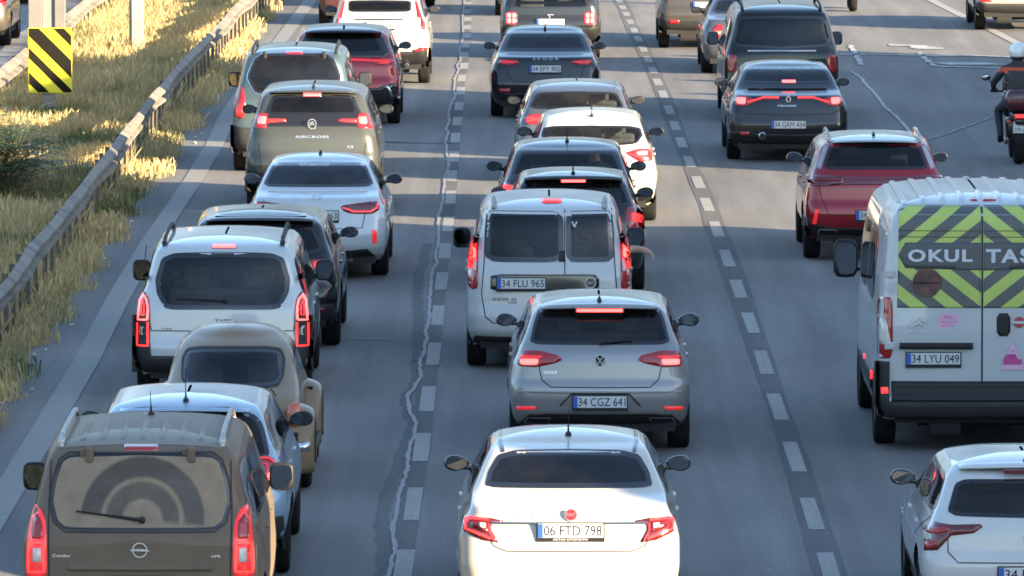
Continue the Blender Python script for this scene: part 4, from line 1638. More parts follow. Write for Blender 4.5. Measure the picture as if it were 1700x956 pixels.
c.window('rear_window', sym(wp), M['caked'], border=.02)
c.ribbon('window_edge', shrink(sym(wp), -.012), .012, M['trim'], closed=True, off=.006)
brake3(c, c.px([(587, 336), (747, 336), (747, 364), (587, 364)], K), None)
for sg in (-1, 1):
    u, v = c.px([(905, 382)], K)[0]; p, _ = c.hit('rear', u, v)
    bm = bmesh.new(); add_box(bm, (sg * abs(u) + .0, p.y - .02, v), (.065, .07, .135), .025)
    add_box(bm, (sg * abs(u) - .05, p.y - .005, v), (.05, .02, .08), .01)
    bm_obj('hinge', bm, P['dusty'], c.root)
lp = c.px([(1165, 612), (1180, 640), (1198, 800), (1203, 960), (1098, 960), (1100, 800), (1108, 700), (1130, 645)], K)
i1 = c.px([(1150, 660), (1170, 690), (1172, 780), (1120, 780), (1124, 700)], K)
i2 = c.px([(1115, 800), (1180, 800), (1184, 935), (1112, 935)], K)
i3 = c.px([(1128, 825), (1162, 825), (1164, 890), (1126, 890)], K)
lampset(c, lp, [(i1, 'red'), (i2, 'dim')], base='dim', ring=[(i2 + [i2[0]], .02, 'lit')])
for q in (i3, mir(i3)): c.panel('reverse_lamp', q, M['whitelens'], off=.018, skirt=.01)
u, v = c.px([(660, 834)], K)[0]
o, y = ringmark(c, 'badge', u, v, .060, .011, 'badge')
flat(c, 'bolt', [[(u - .075, v + .006), (u + .02, v + .012), (u + .075, v - .002), (u + .075, v - .010), (u - .02, v - .008), (u - .075, v - .004)]], y - .004, 'badge', o)
q = c.px([(248, 866), (330, 853)], K); c.text('lettering', 'Combo', q[0][0], q[1][0], q[0][1], q[1][1], M['badge'])
q = c.px([(1000, 868), (1040, 858)], K); c.text('lettering', 'LIFE', q[0][0], q[1][0], q[0][1], q[1][1], M['badge'])
wiper(c, c.px([(672, 690)], K)[0], c.px([(362, 648)], K)[0])
a = c.px([(325, 918), (1000, 918)], K)
bar(c, 'handle_bar', a[0][0], a[1][0], a[0][1], .03, .03, P['dusty'])
cz = c.px([(660, 780)], K)[0][1]
wg = c.px([(1085, 760), (1088, 960)], K)
c.ribbon('tailgate_gap', [(-abs(wg[0][0]) - .0, 1.62), (-abs(wg[0][0]) - .015, 1.2), (-abs(wg[1][0]), .75), (-abs(wg[1][0]) + .03, .45)], .010, M['seam'])
c.ribbon('tailgate_gap', [(abs(wg[0][0]) + .0, 1.62), (abs(wg[0][0]) + .015, 1.2), (abs(wg[1][0]), .75), (abs(wg[1][0]) - .03, .45)], .010, M['seam'])
RD = paint('dust_settled_paint', (.165, .150, .125), .0, .6, .2, .6, (.26, .24, .20))
c.panel('roof_panel', [(-.62, .40), (.62, .40), (.64, 1.4), (.62, 2.4), (-.62, 2.4), (-.64, 1.4)], RD, 'top', off=.003, skirt=.0)
c.panel('bumper', sym([(0, .56), (.80, .56), (.92, .60), (.93, .28), (0, .28)]), M['trim'], off=.012, skirt=.02)
c.plate('34 BKR 52', 0, .70)
M['ribdust'] = mat('dusty_rib', (.17, .16, .14), .7, noise=.2)
for i in range(7):
    x = -.45 + .9 * i / 6
    pts = [c.hit('top', x, .50 + .05 * j)[0] for j in range(22)]
    vs, fs = [], []
    for j, p in enumerate(pts):
        e = .016 if 0 < j < len(pts) - 1 else 0
        vs += [p + Vector((-.03, 0, .001)), p + Vector((-.012, 0, e)), p + Vector((.012, 0, e)), p + Vector((.03, 0, .001))]
        if j: fs += [(4 * j - 4 + k_, 4 * j - 3 + k_, 4 * j + 1 + k_, 4 * j + k_) for k_ in range(3)]
    mesh_obj('roof_rib', vs, fs, RD, c.root)
c.finish(rails=(mat('silver_rail', (.40, .39, .37), .45, .5), 2.3), antenna=('rod', 1.9, .2), mstyle='tall', sidem='tint')

# --- ice-blue hatch behind it
c = Car('hatchback', 'ice-blue hatchback between the dusty brown-grey minivan and the gold-beige beetle', 'car', 303, 197, 'hatch', 1.79, 1.50, 4.35, P['iceblue'])
wp = c.px([(860, 152), (1010, 158), (1120, 185), (1180, 245)], K)
wt = [(0, wp[0][1]), (.40, wp[0][1] - .01), (.60, wp[2][1] - .02), (.70, wp[3][1]), (.74, 1.02), (0, 1.0)]
c.window('rear_window', sym(wt), M['glass'])
spoiler(c, 1.415, .55, .40, .70, P['iceblue'], .015)
b = c.px([(800, 166), (920, 166), (920, 185), (800, 185)], K)
o = c.box('high_brake_light', (0, .372, 1.372), (.30, .03, .045), M['red'], .006)
c.box('lit_lamp', (0, .354, 1.372), (.27, .006, .026), M['hot'], .002, parent=o)
lp = c.px([(1205, 395), (1262, 388), (1295, 405), (1308, 450), (1303, 500), (1270, 512), (1215, 505)], K)
lampset(c, lp, base='red', ring=[(c.px([(1215, 405), (1262, 402), (1288, 418), (1294, 455), (1288, 492), (1255, 498), (1216, 492)], K), .014, 'dim'), (c.px([(1222, 430), (1255, 428), (1262, 470), (1225, 470)], K), .010, 'dim')],
        inner=[(c.px([(1262, 470), (1300, 470), (1298, 502), (1262, 502)], K), 'hot')])
c.plate('34 KL 872', 0, .82)
c.panel('bumper', sym([(0, .52), (.84, .55), (.87, .26), (0, .26)]), M['trim'], off=.008)
c.finish(antenna=('rod', .75, .30), mglass='mirror', sidem='tint')

# --- beige beetle
K = (180, 230, 2.224)
c = Car('vintage_car', 'old gold-beige beetle with round fenders and small rear window', 'car', 380, 179, 'beetle', 1.55, 1.45, 4.05, P['gold'], rr=.42, br=.16)
wp = [(0, 1.262), (.30, 1.255), (.43, 1.232), (.465, 1.16), (.46, 1.02), (.42, .965), (0, .955)]
c.window('rear_window', sym(wp), M['clear'], border=.022)
c.ribbon('window_seal', shrink(round_poly(sym(wp), 2, .12), -.012), .02, M['trim'], closed=True, off=.006)
# louvres: curved rows of slots below the window
lv = bmesh.new()
for i in range(34):
    t = -1 + 2 * i / 33
    u = t * .34
    p0, n0 = c.hit('rear', u, .925 - .03 * t * t); p1, n1 = c.hit('rear', u, .865 - .03 * t * t)
    add_tube(lv, p0 + n0 * .008, p1 + n1 * .008, .0052, n=5)
bm_obj('engine_grille', lv, mat('grille_slats', (.62, .62, .60), .4, .3), c.root, True)
c.panel('grille_recess', sym([(0, .935), (.20, .93), (.36, .90), (.36, .825), (.20, .85), (0, .857)]), M['black'], off=.002, skirt=.0)
c.ribbon('bonnet_gap', [(-.37, .93), (-.42, .88), (-.44, .8), (-.34, .62), (0, .57), (.34, .62), (.44, .8), (.42, .88), (.37, .93)], .010, M['seam'])
for (yw) in (c.wya, c.wyb):
    for sg in (-1, 1):
        vs, fs = [], []
        nu, nv = 22, 12
        for i in range(nu + 1):
            a = math.pi * (-.10 + 1.2 * i / nu)
            for j in range(nv + 1):
                b = math.pi * j / nv
                rad = .36 + .125 * math.sin(b) ** .8
                x = .44 + .345 * (1 - math.cos(b)) / 2
                # round outer shoulder: radius falls towards the outer lip
                rad = .335 + .165 * math.cos(b / 2) ** .55 if b < math.pi else .335
                vs.append((sg * x, yw - math.cos(a) * rad * (1.08 if yw == c.wya else 1.05), .315 + math.sin(a) * rad * 1.02))
        for i in range(nu):
            for j in range(nv):
                q = i * (nv + 1) + j
                t = (q, q + 1, q + nv + 2, q + nv + 1)
                fs.append(t if sg > 0 else t[::-1])
        fd = mesh_obj('fender', vs, fs, P['gold'], c.root)
        so = fd.modifiers.new('t', 'SOLIDIFY'); so.thickness = .012; so.offset = -1
        if yw == c.wya:
            bm = bmesh.new()
            add_ball(bm, (sg * .60, .36, .72), (.085, .07, .12), 16)
            lo = bm_obj('tail_light', bm, M['amber'] if 0 else mat('beetle_lamp', (.42, .10, .05), .3, coat=.5), c.root, True)
            bm = bmesh.new(); add_ball(bm, (sg * .60, .335, .69), (.06, .055, .06), 14)
            bm_obj('lens', bm, M['whitelens'], lo, True)
bm = bmesh.new()
for i in range(16):
    t0, t1 = -1 + 2 * i / 16, -1 + 2 * (i + 1) / 16
    add_tube(bm, (t0 * .74, .02 + .13 * t0 * t0, .44), (t1 * .74, .02 + .13 * t1 * t1, .44), .045, n=10)
for sg in (-1, 1): add_box(bm, (sg * .36, .04, .46), (.05, .06, .26), .02)
bm_obj('bumper', bm, M['chrome'], c.root, True)
bm = bmesh.new()
for sg in (-1, 1): add_box(bm, (sg * .68, 1.98, .30), (.2, 1.5, .035), .012)
bm_obj('running_board', bm, M['black'], c.root)
c.plate('34 PCV 009', 0, .70, w=.42)
c.finish(mirrors=False, seats='seatm', sidem='clear', rearhead=False)

# --- white MPV with arched lit lamps
c = Car('minivan', 'white minivan with lamps lit as glowing arches, directly ahead of the beetle', 'minivan', 369, 159, 'mpv', 1.85, 1.67, 4.4, P['pearl'])
wp = c.px([(426, 418), (600, 422), (648, 440), (672, 520), (665, 572), (630, 632), (426, 632)], K)
wp[0] = (0, wp[0][1]); wp[-1] = (0, wp[-1][1])
c.window('rear_window', sym(wp), M['clear'], border=.05)
brake3(c, c.px([(383, 390), (473, 390), (473, 407), (383, 407)], K), 'hot')
lp = c.px([(713, 560), (726, 582), (736, 640), (738, 768), (688, 768), (686, 640), (694, 590)], K)
lampset(c, lp, base='darkred', ring=[(c.px([(696, 668), (694, 625), (700, 595), (713, 575), (725, 600), (730, 668), (696, 668)], K), .020, 'hot'),
                                     (c.px([(708, 650), (708, 615), (713, 600), (718, 615), (719, 650), (708, 650)], K), .012, 'lit'),
                                     (c.px([(694, 678), (694, 765), (733, 762), (733, 678)], K), .020, 'lit')],
        inner=[(c.px([(703, 690), (725, 690), (725, 725), (703, 725)], K), 'whitelens')])
q = c.px([(392, 681), (453, 667)], K); c.text('lettering', 'TYPE', q[0][0], q[1][0], q[0][1], q[1][1], M['ink'])
q = c.px([(197, 710), (235, 699)], K); c.text('lettering', 'CITY', q[0][0], q[1][0], q[0][1], q[1][1], M['ink'])
wiper(c, c.px([(432, 598)], K)[0], c.px([(252, 590)], K)[0])
c.panel('bumper', sym([(0, .46), (.74, .46), (.79, .86), (.945, .88), (.95, .28), (0, .28)]), M['trim'], off=.012, skirt=.02)
c.ribbon('tailgate_gap', [(-.80, 1.60), (-.84, 1.2), (-.78, .9), (-.74, .72), (.74, .72), (.78, .9), (.84, 1.2), (.80, 1.60)], .010, M['seam'])
c.finish(rails=(M['trim'], 2.0), antenna=None, mstyle='tall', sidem='tint')

# --- black car with the sunroof
c = Car('suv', 'glossy black car with a dark sunroof ahead of the arch-lamped white minivan', 'car', 429, 148.7, 'suv', 1.82, 1.50, 4.4, P['black'])
wp = [(0, 1.38), (.42, 1.375), (.60, 1.35), (.72, 1.12), (.60, 1.06), (0, 1.06)]
c.window('rear_window', sym(wp), M['tint'])
spoiler(c, c.zl[-1], .60, .40, .70, M['gloss'], .02)
lp = c.px([(742, 448), (790, 445), (808, 455), (806, 480), (770, 490), (745, 485)], K)
lampset(c, lp, base='red', inner=[(c.px([(758, 455), (795, 455), (798, 474), (760, 476)], K), 'lit')])
r_ = c.px([(775, 625), (800, 625), (800, 634), (775, 634)], K)
both(c, 'reflector', r_, M['red'], off=.01)
c.plate('34 CEN 41', 0, .62)
sp = [(-.52, .70), (.52, .70), (.50, 1.25), (-.50, 1.25)]
c.window('sunroof', sp, M['tint'], 'top', border=.05, off=.012)
c.panel('bumper', sym([(0, .48), (.84, .52), (.88, .32), (0, .32)]), M['trim'], off=.008)
c.finish(mglass='mirror', sidem='tint', mcol=M['gloss'])

# --- white sedan
c = Car('sedan', 'pearl white sedan with dark wedge lamps directly behind the grey-green crossover', 'car', 526, 134.2, 'sedan', 1.76, 1.47, 4.5, P['pearl'])
wp = c.px([(760, 84), (925, 88), (940, 178), (760, 178)], K)
wp = [(0, wp[0][1]), (.60, wp[1][1]), (.70, wp[2][1]), (0, wp[2][1])]
c.window('rear_window', sym(wp), M['glass'], border=.03)
lp = c.px([(855, 248), (940, 236), (996, 230), (1000, 262), (975, 278), (900, 278), (868, 268)], K)
lampset(c, lp, base='darkred', ring=[(c.px([(866, 256), (905, 270), (968, 270), (990, 256), (992, 240)], K), .014, 'lit')])
u, v = c.px([(757, 225)], K)[0]
y = c.hit('rear', u, v)[0].y - .012
flat(c, 'badge', [stroke((-.035, v - .035), (-.03, v + .035), .012), stroke((.035, v - .035), (.03, v + .035), .012), stroke((-.03, v), (.03, v), .012)] + strokes([(-.055, v + .045), (-.045, v - .045), (.045, v - .045), (.055, v + .045), (-.055, v + .045)], .007), y, 'badge')
q = c.px([(590, 219), (632, 208)], K); c.text('lettering', 'CITY', q[0][0], q[1][0], q[0][1], q[1][1], M['badge'])
pv = c.px([(770, 284)], K)[0][1]
c.plate('34 BER 963', 0, pv)
both(c, 'reflector', c.px([(972, 338), (988, 338), (990, 386), (976, 386)], K), M['dim'], off=.012)
bar(c, 'trunk_lip', -.62, .62, c.px([(757, 196)], K)[0][1], .02, .02, P['pearl'])
c.ribbon('boot_gap', [(-.66, .99), (-.60, .86), (-.56, .66), (0, .64), (.56, .66), (.60, .86), (.66, .99)], .009, M['seam'])
c.panel('diffuser', sym([(0, .36), (.45, .38), (.62, .40), (.72, .30), (.60, .26), (0, .26)]), M['black'], off=.008)
exhaust(c, .42, .25, .10, .025)
q = c.px([(705, 102), (815, 92)], K); c.text('sticker_text', 'MUTLUSAN OTOM', q[0][0], q[1][0], q[0][1], q[1][1], M['whiteink'])
c.finish(antenna=('fin', 1.75), mcol=M['gloss'], sidem='glass')

# --- grey-green crossover
K = (370, 0, 3.297)
c = Car('crossover', 'grey-green crossover with lit lamp bars either side of a round chevron badge', 'car', 518, 120.5, 'suv', 1.86, 1.76, 4.5, P['greygreen'])
wp = c.px([(488, 516), (718, 522), (748, 600), (772, 645), (768, 692), (488, 692)], K)
wp[0] = (0, wp[0][1]); wp[-1] = (0, wp[-1][1])
c.panel('black_band', round_poly(sym(wp), 1, .12), M['gloss'], off=.003)
c.window('rear_window', sym([(0, wp[0][1] - .015), (wp[1][0] - .03, wp[1][1] - .015), (wp[2][0] - .03, c.px([(740, 622)], K)[0][1]), (0, c.px([(488, 625)], K)[0][1])]), M['tint'], border=.02, off=.006)
brake3(c, c.px([(436, 508), (542, 508), (542, 530), (436, 530)], K), 'hot')
spoiler(c, c.zl[-1] + .0, .60, .45, .75, P['greygreen'], .018)
lp = c.px([(735, 622), (800, 615), (812, 640), (825, 700), (742, 700), (735, 674), (632, 666), (632, 652), (735, 650)], K)
lampset(c, lp, base='red', inner=[(c.px([(740, 638), (785, 636), (790, 680), (745, 680)], K), 'hot'), (c.px([(636, 655), (735, 654), (735, 670), (636, 664)], K), 'lit')], rnd=False)
u, v = c.px([(486, 677)], K)[0]; u = 0
o, y = ringmark(c, 'badge', u, v, .072, .012, 'badge', sx=.85)
chevrons(c, u, v, .045, 'badge', o)
q = c.px([(396, 755), (580, 742)], K); c.text('lettering', 'AIRCROSS', q[0][0], q[1][0], q[0][1], q[1][1], M['badge'])
q = c.px([(680, 809), (714, 797)], K); c.text('lettering', 'C5', q[0][0], q[1][0], q[0][1], q[1][1], M['badge'])
c.ribbon('tailgate_gap', [(-.74, 1.0), (-.70, .62), (0, .58), (.70, .62), (.74, 1.0)], .010, M['seam'])
c.panel('bumper', sym([(0, .58), (.70, .60), (.93, .66), (.93, .32), (0, .32)]), M['black'], off=.010)
c.plate('34 FDC 78', 0, .70)
c.finish(antenna=('fin', .85), sidem='tint', mcol=M['black'])

# --- teal MPV
c = Car('minivan', 'teal-grey minivan beside the road shoulder, ahead of the grey-green crossover', 'minivan', 488, 111.7, 'mpv', 1.86, 1.86, 4.4, P['teal'], ds=.055)
wp = c.px([(390, 292), (560, 295), (605, 320), (640, 400), (645, 430), (600, 512), (390, 512)], K)
wp[0] = (0, wp[0][1]); wp[-1] = (0, wp[-1][1])
c.window('rear_window', sym(wp), M['glass'], border=.03)
c.ribbon('window_edge', shrink(round_poly(sym(wp), 2, .12), -.012), .014, M['chrome'], closed=True, off=.006)
brake3(c, c.px([(343, 279), (437, 279), (437, 295), (343, 295)], K), None)
for sg in (-1, 1):
    u, v = .44, c.px([(525, 303)], K)[0][1]; p, _ = c.hit('rear', u, v)
    c.box('hinge', (sg * u, p.y - .02, v), (.06, .07, .12), M['black'], .02)
lp = [(-a, b) for a, b in c.px([(93, 445), (118, 500), (126, 600), (112, 650), (66, 640), (64, 580), (76, 500)], K)]
lampset(c, lp, base='red', inner=[([(-a, b) for a, b in c.px([(76, 585), (112, 585), (106, 642), (72, 634)], K)], 'dim')])
c.panel('bumper', sym([(0, .66), (.78, .68), (.95, .72), (.95, .30), (0, .30)]), M['trim'], off=.012)
c.plate('34 DHV 60', 0, .95)
c.finish(rails=(M['black'], 1.9), mstyle='tall', sidem='tint')

# --- red SUV with black roof
c = Car('suv', 'dark red crossover with a blue-black roof, right of the teal minivan', 'car', 569, 101.8, 'suv', 1.87, 1.59, 4.4, P['redp'], ds=.055)
c.panel('black_band', sym([(0, c.zl[-1] - .02), (.62, c.zl[-1] - .03), (.80, 1.20), (.70, 1.12), (0, 1.12)]), M['gloss'], off=.003)
c.window('rear_window', sym([(0, 1.49), (.52, 1.48), (.66, 1.19), (0, 1.17)]), M['tint'], border=.02, off=.006)
vr = [(x, y) for x, y in [(-.60, .70), (.60, .70), (.62, 1.2), (.6, 2.1), (-.6, 2.1), (-.62, 1.2)]]
c.panel('roof_panel', vr, P['navy'], 'top', off=.004, skirt=.004)
spoiler(c, c.zl[-1], .62, .38, .78, P['navy'], .03)
q = c.px([(571, 325), (918, 330)], K)
c.ribbon('light_bar', [(-.80, q[1][1] - .01), (0, q[0][1]), (.80, q[1][1] - .01)], .035, M['dim'], off=.008)
lampset(c, c.px([(800, 318), (918, 318), (935, 332), (925, 352), (830, 356)], K), base='red', inner=[(c.px([(850, 335), (915, 332), (912, 346), (856, 350)], K), 'dim')])
c.panel('bumper', sym([(0, .64), (.55, .62), (.80, .70), (.93, .66), (.93, .32), (0, .32)]), M['gloss'], off=.010)
both(c, 'trim_blade', [(.70, .66), (.74, .66), (.84, .46), (.80, .46)], M['chrome'], off=.016)
c.plate('34 GHU 20', 0, .72)
c.finish(antenna=('fin', .9), sidem='tint', mcol=M['gloss'])

# --- white SUV at the top
c = Car('suv', 'bright white SUV with red lamps up its rear pillars and black lower bumper', 'car', 630, 93.3, 'suv', 1.80, 1.66, 4.5, P['warmwhite'], ds=.055, tweak={})
q = c.px([(845, 66), (1030, 66), (1012, 0), (845, -20)], K)
c.window('rear_window', sym([(0, 1.50), (.56, 1.49), (abs(q[1][0]) , q[0][1] + .0), (0, q[0][1])]), M['tint'])
z0 = c.px([(1060, 165)], K)[0][1]; z1_ = c.px([(1060, 120)], K)[0][1]
lampset(c, [(.62, 1.48), (.66, 1.48), (.78, 1.14), (.86, 1.05), (.86, z0), (.74, z0 + .01), (.72, z1_ + .1), (.68, 1.16)], base='red', inner=[([(.64, 1.46), (.66, 1.46), (.75, 1.16), (.72, 1.16)], 'lit')])
u, v = c.px([(868, 138)], K)[0]
c.plate('34 Z 6041', 0, v)
bar(c, 'plate_trim', -.42, .42, v + .10, .035, .03, M['chrome'])
c.panel('bumper', sym([(0, .62), (.60, .60), (.72, .68), (.92, .66), (.92, .32), (0, .32)]), M['black'], off=.012)
both(c, 'reflector', [(.60, .60), (.82, .62), (.82, .66), (.60, .64)], M['red'], off=.02)
exhaust(c, .48, .36, .02, .04); exhaust(c, -.48, .36, .02, .04)
c.finish(sidem='tint', mcol=M['black'])
c = Car('hatchback', 'dark maroon car half hidden on the left of the bright white SUV', 'car', 601, 81, 'hatch', 1.82, 1.5, 4.0, paint('maroon_paint', (.07, .015, .02), .3, .3, 1, .1), ds=.08)
c.window('rear_window', sym([(0, 1.34), (.56, 1.33), (.70, 1.05), (0, 1.04)]), M['tint'])
lampset(c, [(.66, .92), (.86, .94), (.86, .78), (.66, .80)], base='red')
c.plate('34 TB 3390', 0, .70)
c.finish(sidem='tint')
c = Car('hatchback', 'black car ahead of the bright white SUV, only its right rear corner showing', 'car', 651, 77.2, 'hatch', 1.84, 1.5, 4.0, P['black'], ds=.08)
c.window('rear_window', sym([(0, 1.34), (.56, 1.33), (.70, 1.05), (0, 1.04)]), M['tint'])
lampset(c, [(.62, .92), (.86, .94), (.86, .78), (.62, .80)], base='red')
c.plate('34 AY 0417', 0, .70)
c.finish(sidem='tint')

# ================================================================== MIDDLE LANE
K = (720, 460, 1.928)
c = Car('sedan', 'sunlit creamy white sedan with C-shaped red lamps at the bottom middle', 'car', 945, 209, 'sedan', 1.80, 1.50, 4.53, P['warmwhite'], ds=.038)
wp = c.px([(452, 550), (600, 553), (658, 568), (690, 622), (702, 682), (452, 684)], K)
wp[0] = (0, wp[0][1]); wp[-1] = (0, wp[-1][1])
c.window('rear_window', sym(wp), M['tint'], border=.035)
lp = c.px([(640, 780), (692, 770), (765, 762), (776, 770), (770, 812), (712, 842), (660, 850), (682, 808), (680, 792)], K)
lampset(c, lp, base='darkred', ring=[(c.px([(690, 778), (745, 772), (762, 776), (760, 806), (712, 826), (684, 838)], K), .020, 'lit'), (c.px([(672, 846), (690, 812), (690, 790)], K), .010, 'lit')],
        inner=[(c.px([(694, 786), (744, 781), (746, 800), (706, 818), (692, 816)], K), 'darkred'), (c.px([(700, 788), (722, 786), (722, 800), (702, 804)], K), 'whitelens')], rnd=False)
v = c.px([(450, 787)], K)[0][1]
bar(c, 'chrome_strip', -.62, .62, v, .018, .018, M['chrome'])
v = c.px([(455, 759)], K)[0][1]
y = c.hit('rear', .02, v - .04)[0].y - .02
flat(c, 'badge', [disc(.015, v, .052)], y, 'badge')
flat(c, 'badge_centre', [disc(.015, v, .043)], y - .003, mat('badge_red', (.30, .02, .03), .3))
vs, fs = text_geo('FIAT')
mesh_obj('badge_letters', [(.015 - .034 + .068 * a, y - .006, v - .014 + .028 * b) for a, b in vs], fs, M['badge'], c.root, False)
u, v = c.px([(449, 810)], K)[0]
c.plate('06 FTD 798', 0.01, v, sub='AKTAS OTOMOTIV')
q = c.px([(275, 766), (348, 756)], K); c.text('lettering', 'EGEA', q[0][0], q[1][0], q[0][1], q[1][1], M['badge'])
c.ribbon('boot_gap', [(-.70, c.px([(240, 770)], K)[0][1]), (-.69, .88), (-.60, .74), (-.50, .70), (.50, .70), (.60, .74), (.69, .88), (.70, c.px([(240, 770)], K)[0][1])], .009, M['seam'])
for sg in (1, -1):
    c.ribbon('roof_channel', [(sg * .53, 1.16), (sg * .555, 1.5), (sg * .56, 2.4)], .03, M['gloss'], 'top', off=.004)
c.panel('diffuser', sym([(0, .38), (.6, .38), (.70, .30), (0, .26)]), M['black'], off=.008)
both(c, 'reflector', rect(.52, .74, .44, .475), M['red'], off=.008)
c.finish(antenna=('rod', 1.55, .22), mcol=M['gloss'], sidem='glass')

# --- silver hatch
c = Car('hatchback', 'warm silver hatchback with glowing brake lamps, ahead of the creamy white sedan', 'car', 996, 170.4, 'hatch', 1.79, 1.47, 4.26, P['silver'], ds=.038)
wp = c.px([(533, 95), (725, 96), (742, 150), (757, 215), (533, 217)], K)
wp[0] = (0, wp[0][1]); wp[-1] = (0, wp[-1][1])
c.window('rear_window', sym(wp), M['glass'], border=.03)
spoiler(c, c.zl[-1] + .012, .57, .375, .66, P['silver'], .025)
v = c.px([(535, 101)], K)[0][1]
o = c.box('high_brake_light', (0, .385, v), (.48, .05, .05), M['red'], .006)
c.box('lit_lamp', (0, .356, v), (.45, .006, .03), M['hot'], .002, parent=o)
lp = c.px([(652, 265), (665, 250), (735, 234), (782, 236), (793, 260), (793, 284), (735, 289), (675, 276)], K)
lampset(c, lp, base='red', inner=[(c.px([(728, 262), (785, 262), (785, 280), (732, 280)], K), 'hot'), (c.px([(715, 252), (786, 250), (787, 262), (722, 262)], K), 'dim')])
u, v = c.px([(533, 267)], K)[0]; u = 0
o, y = ringmark(c, 'badge', u, v, .060, .009, 'badge')
flat(c, 'badge_letters', strokes([(-.034, v + .045), (0, v + .002), (.034, v + .045)], .010) + strokes([(-.050, v + .018), (-.026, v - .044), (0, v + .004), (.026, v - .044), (.050, v + .018)], .010), y - .002, 'badge', o)
flat(c, 'badge_centre', [disc(u, v, .052)], y + .002, 'black', o)
q = c.px([(352, 309), (396, 300)], K); c.text('lettering', 'GOLF', q[0][0], q[1][0], q[0][1], q[1][1], M['badge'])
c.ribbon('tailgate_gap', c.px([(338, 262), (338, 290), (346, 328), (374, 352), (535, 354), (692, 353), (720, 328), (728, 290), (728, 262)], K), .010, M['seam'])
a = c.px([(440, 374), (625, 374), (662, 412), (404, 412)], K)
c.panel('plate_recess', a, mat('painted_recess_shade', (.20, .20, .21), .5, .3), off=.003, skirt=0)  # shade of the plate recess painted as a flat darker panel
c.ribbon('recess_edge', c.px([(404, 412), (440, 374), (626, 374), (662, 412)], K), .014, P['silver'], off=.012)
u, v = c.px([(532, 399)], K)[0]
c.plate('34 CGZ 641', 0, v)
both(c, 'reflector', c.px([(735, 413), (797, 413), (797, 423), (742, 423)], K), M['dim'], off=.010)
c.panel('diffuser', c.px([(305, 438), (762, 438), (790, 470), (275, 470)], K)[:2] + [(.80, .27), (-.80, .27)], M['black'], off=.006)
c.ribbon('diffuser_lip', c.px([(305, 446), (360, 437), (533, 440), (700, 437), (758, 446)], K), .014, P['silver'], off=.014)
for sg in (-1, 1):
    c.ribbon('exhaust_trim', [(sg * .48, .36), (sg * .70, .36), (sg * .74, .30), (sg * .52, .30), (sg * .48, .36)], .010, M['chrome'], off=.014)
wiper(c, (.02, c.px([(535, 212)], K)[0][1] + .01), (.32, c.px([(650, 205)], K)[0][1] + .01))
bar(c, 'bumper_shelf', -.80, .80, c.px([(533, 365)], K)[0][1] - .01, .02, .018, P['silver'])
c.finish(antenna=('fin', .78), mcol=M['gloss'], sidem='tint')

# --- white cargo MPV
K = (720, 220, 2.39)
c = Car('minivan', 'white minivan with split rear doors and a black handle strip', 'minivan', 912, 153, 'mpv', 1.82, 1.84, 4.4, P['vanwhite'], ds=.04)
a = c.px([(213, 303), (722, 303), (725, 513), (211, 513)], K)
W0 = (abs(a[0][0]) + abs(a[1][0])) / 2; zt2, zb2 = a[0][1], a[2][1]
sx_ = c.px([(520, 400)], K)[0][0]
c.window('rear_window', [(-W0, zb2), (sx_ - .012, zb2), (sx_ - .012, zt2), (-W0 + .05, zt2), (-W0 - .0, zt2 - .08)], M['clear'], border=.055)
c.window('rear_window', [(sx_ + .012, zb2), (W0, zb2), (W0, zt2 - .08), (W0 - .05, zt2), (sx_ + .012, zt2)], M['clear'], border=.055)
c.ribbon('door_seam', [(sx_, c.zl[-1] - .02), (sx_, .50)], .012, M['seam'], off=.002)
brake3(c, round_poly(c.px([(428, 260), (510, 260), (510, 282), (428, 282)], K), 1, .2), 'lit')
lp = c.px([(740, 412), (768, 410), (780, 460), (786, 530), (782, 600), (765, 622), (742, 618), (741, 500)], K)
lampset(c, lp, base='red', inner=[(c.px([(746, 428), (766, 428), (776, 470), (780, 515), (746, 520)], K), 'lit'), (c.px([(746, 505), (760, 505), (764, 550), (748, 550)], K), 'whitelens'), (c.px([(748, 440), (762, 440), (770, 490), (750, 495)], K), 'hot')])
a = c.px([(226, 562), (640, 562), (656, 580), (656, 612), (640, 628), (226, 628)], K)
hs = c.panel('handle_strip', round_poly(a, 1, .1), M['gloss'], off=.008)
u, v = c.px([(347, 598)], K)[0]
c.plate('34 FLU 965', u, v)
u, v = c.px([(622, 596)], K)[0]
o, y = ringmark(c, 'badge', u, v, .060, .010, 'badge', off=.014)
flat(c, 'badge_centre', [disc(u, v, .048)], y + .002, mat('badge_dark', (.10, .06, .07), .3), o)
vs, fs = text_geo('FIAT')
mesh_obj('badge_letters', [(u - .036 + .072 * a, y - .003, v - .016 + .032 * b) for a, b in vs], fs, M['badge'], o, False)
q = c.px([(234, 667), (330, 656)], K); c.text('lettering', 'ENDER 4Z', q[0][0], q[1][0], q[0][1], q[1][1], M['ink'])
q = c.px([(292, 678), (332, 671)], K); c.text('lettering', 'AZMEN', q[0][0], q[1][0], q[0][1], q[1][1], M['ink'])
q = c.px([(553, 360), (575, 335)], K)
p = c.hit('rear', q[0][0], q[0][1])[0]
c.panel('handle', c.px([(498, 470), (518, 470), (520, 512), (496, 512)], K), M['black'], off=.015)
c.ribbon('door_gap', c.px([(200, 520), (190, 640), (205, 730), (235, 755), (520, 758), (690, 752)], K), .011, M['seam'])
c.ribbon('door_gap', c.px([(213, 300), (205, 400), (200, 520)], K), .011, M['seam'])
c.ribbon('door_gap', [(-a, b) for a, b in c.px([(213, 300), (205, 400), (200, 520), (190, 640), (205, 730)], K)], .011, M['seam'])
c.panel('bumper_base', sym([(0, .36), (.80, .38), (.88, .28), (0, .28)]), M['black'], off=.01)
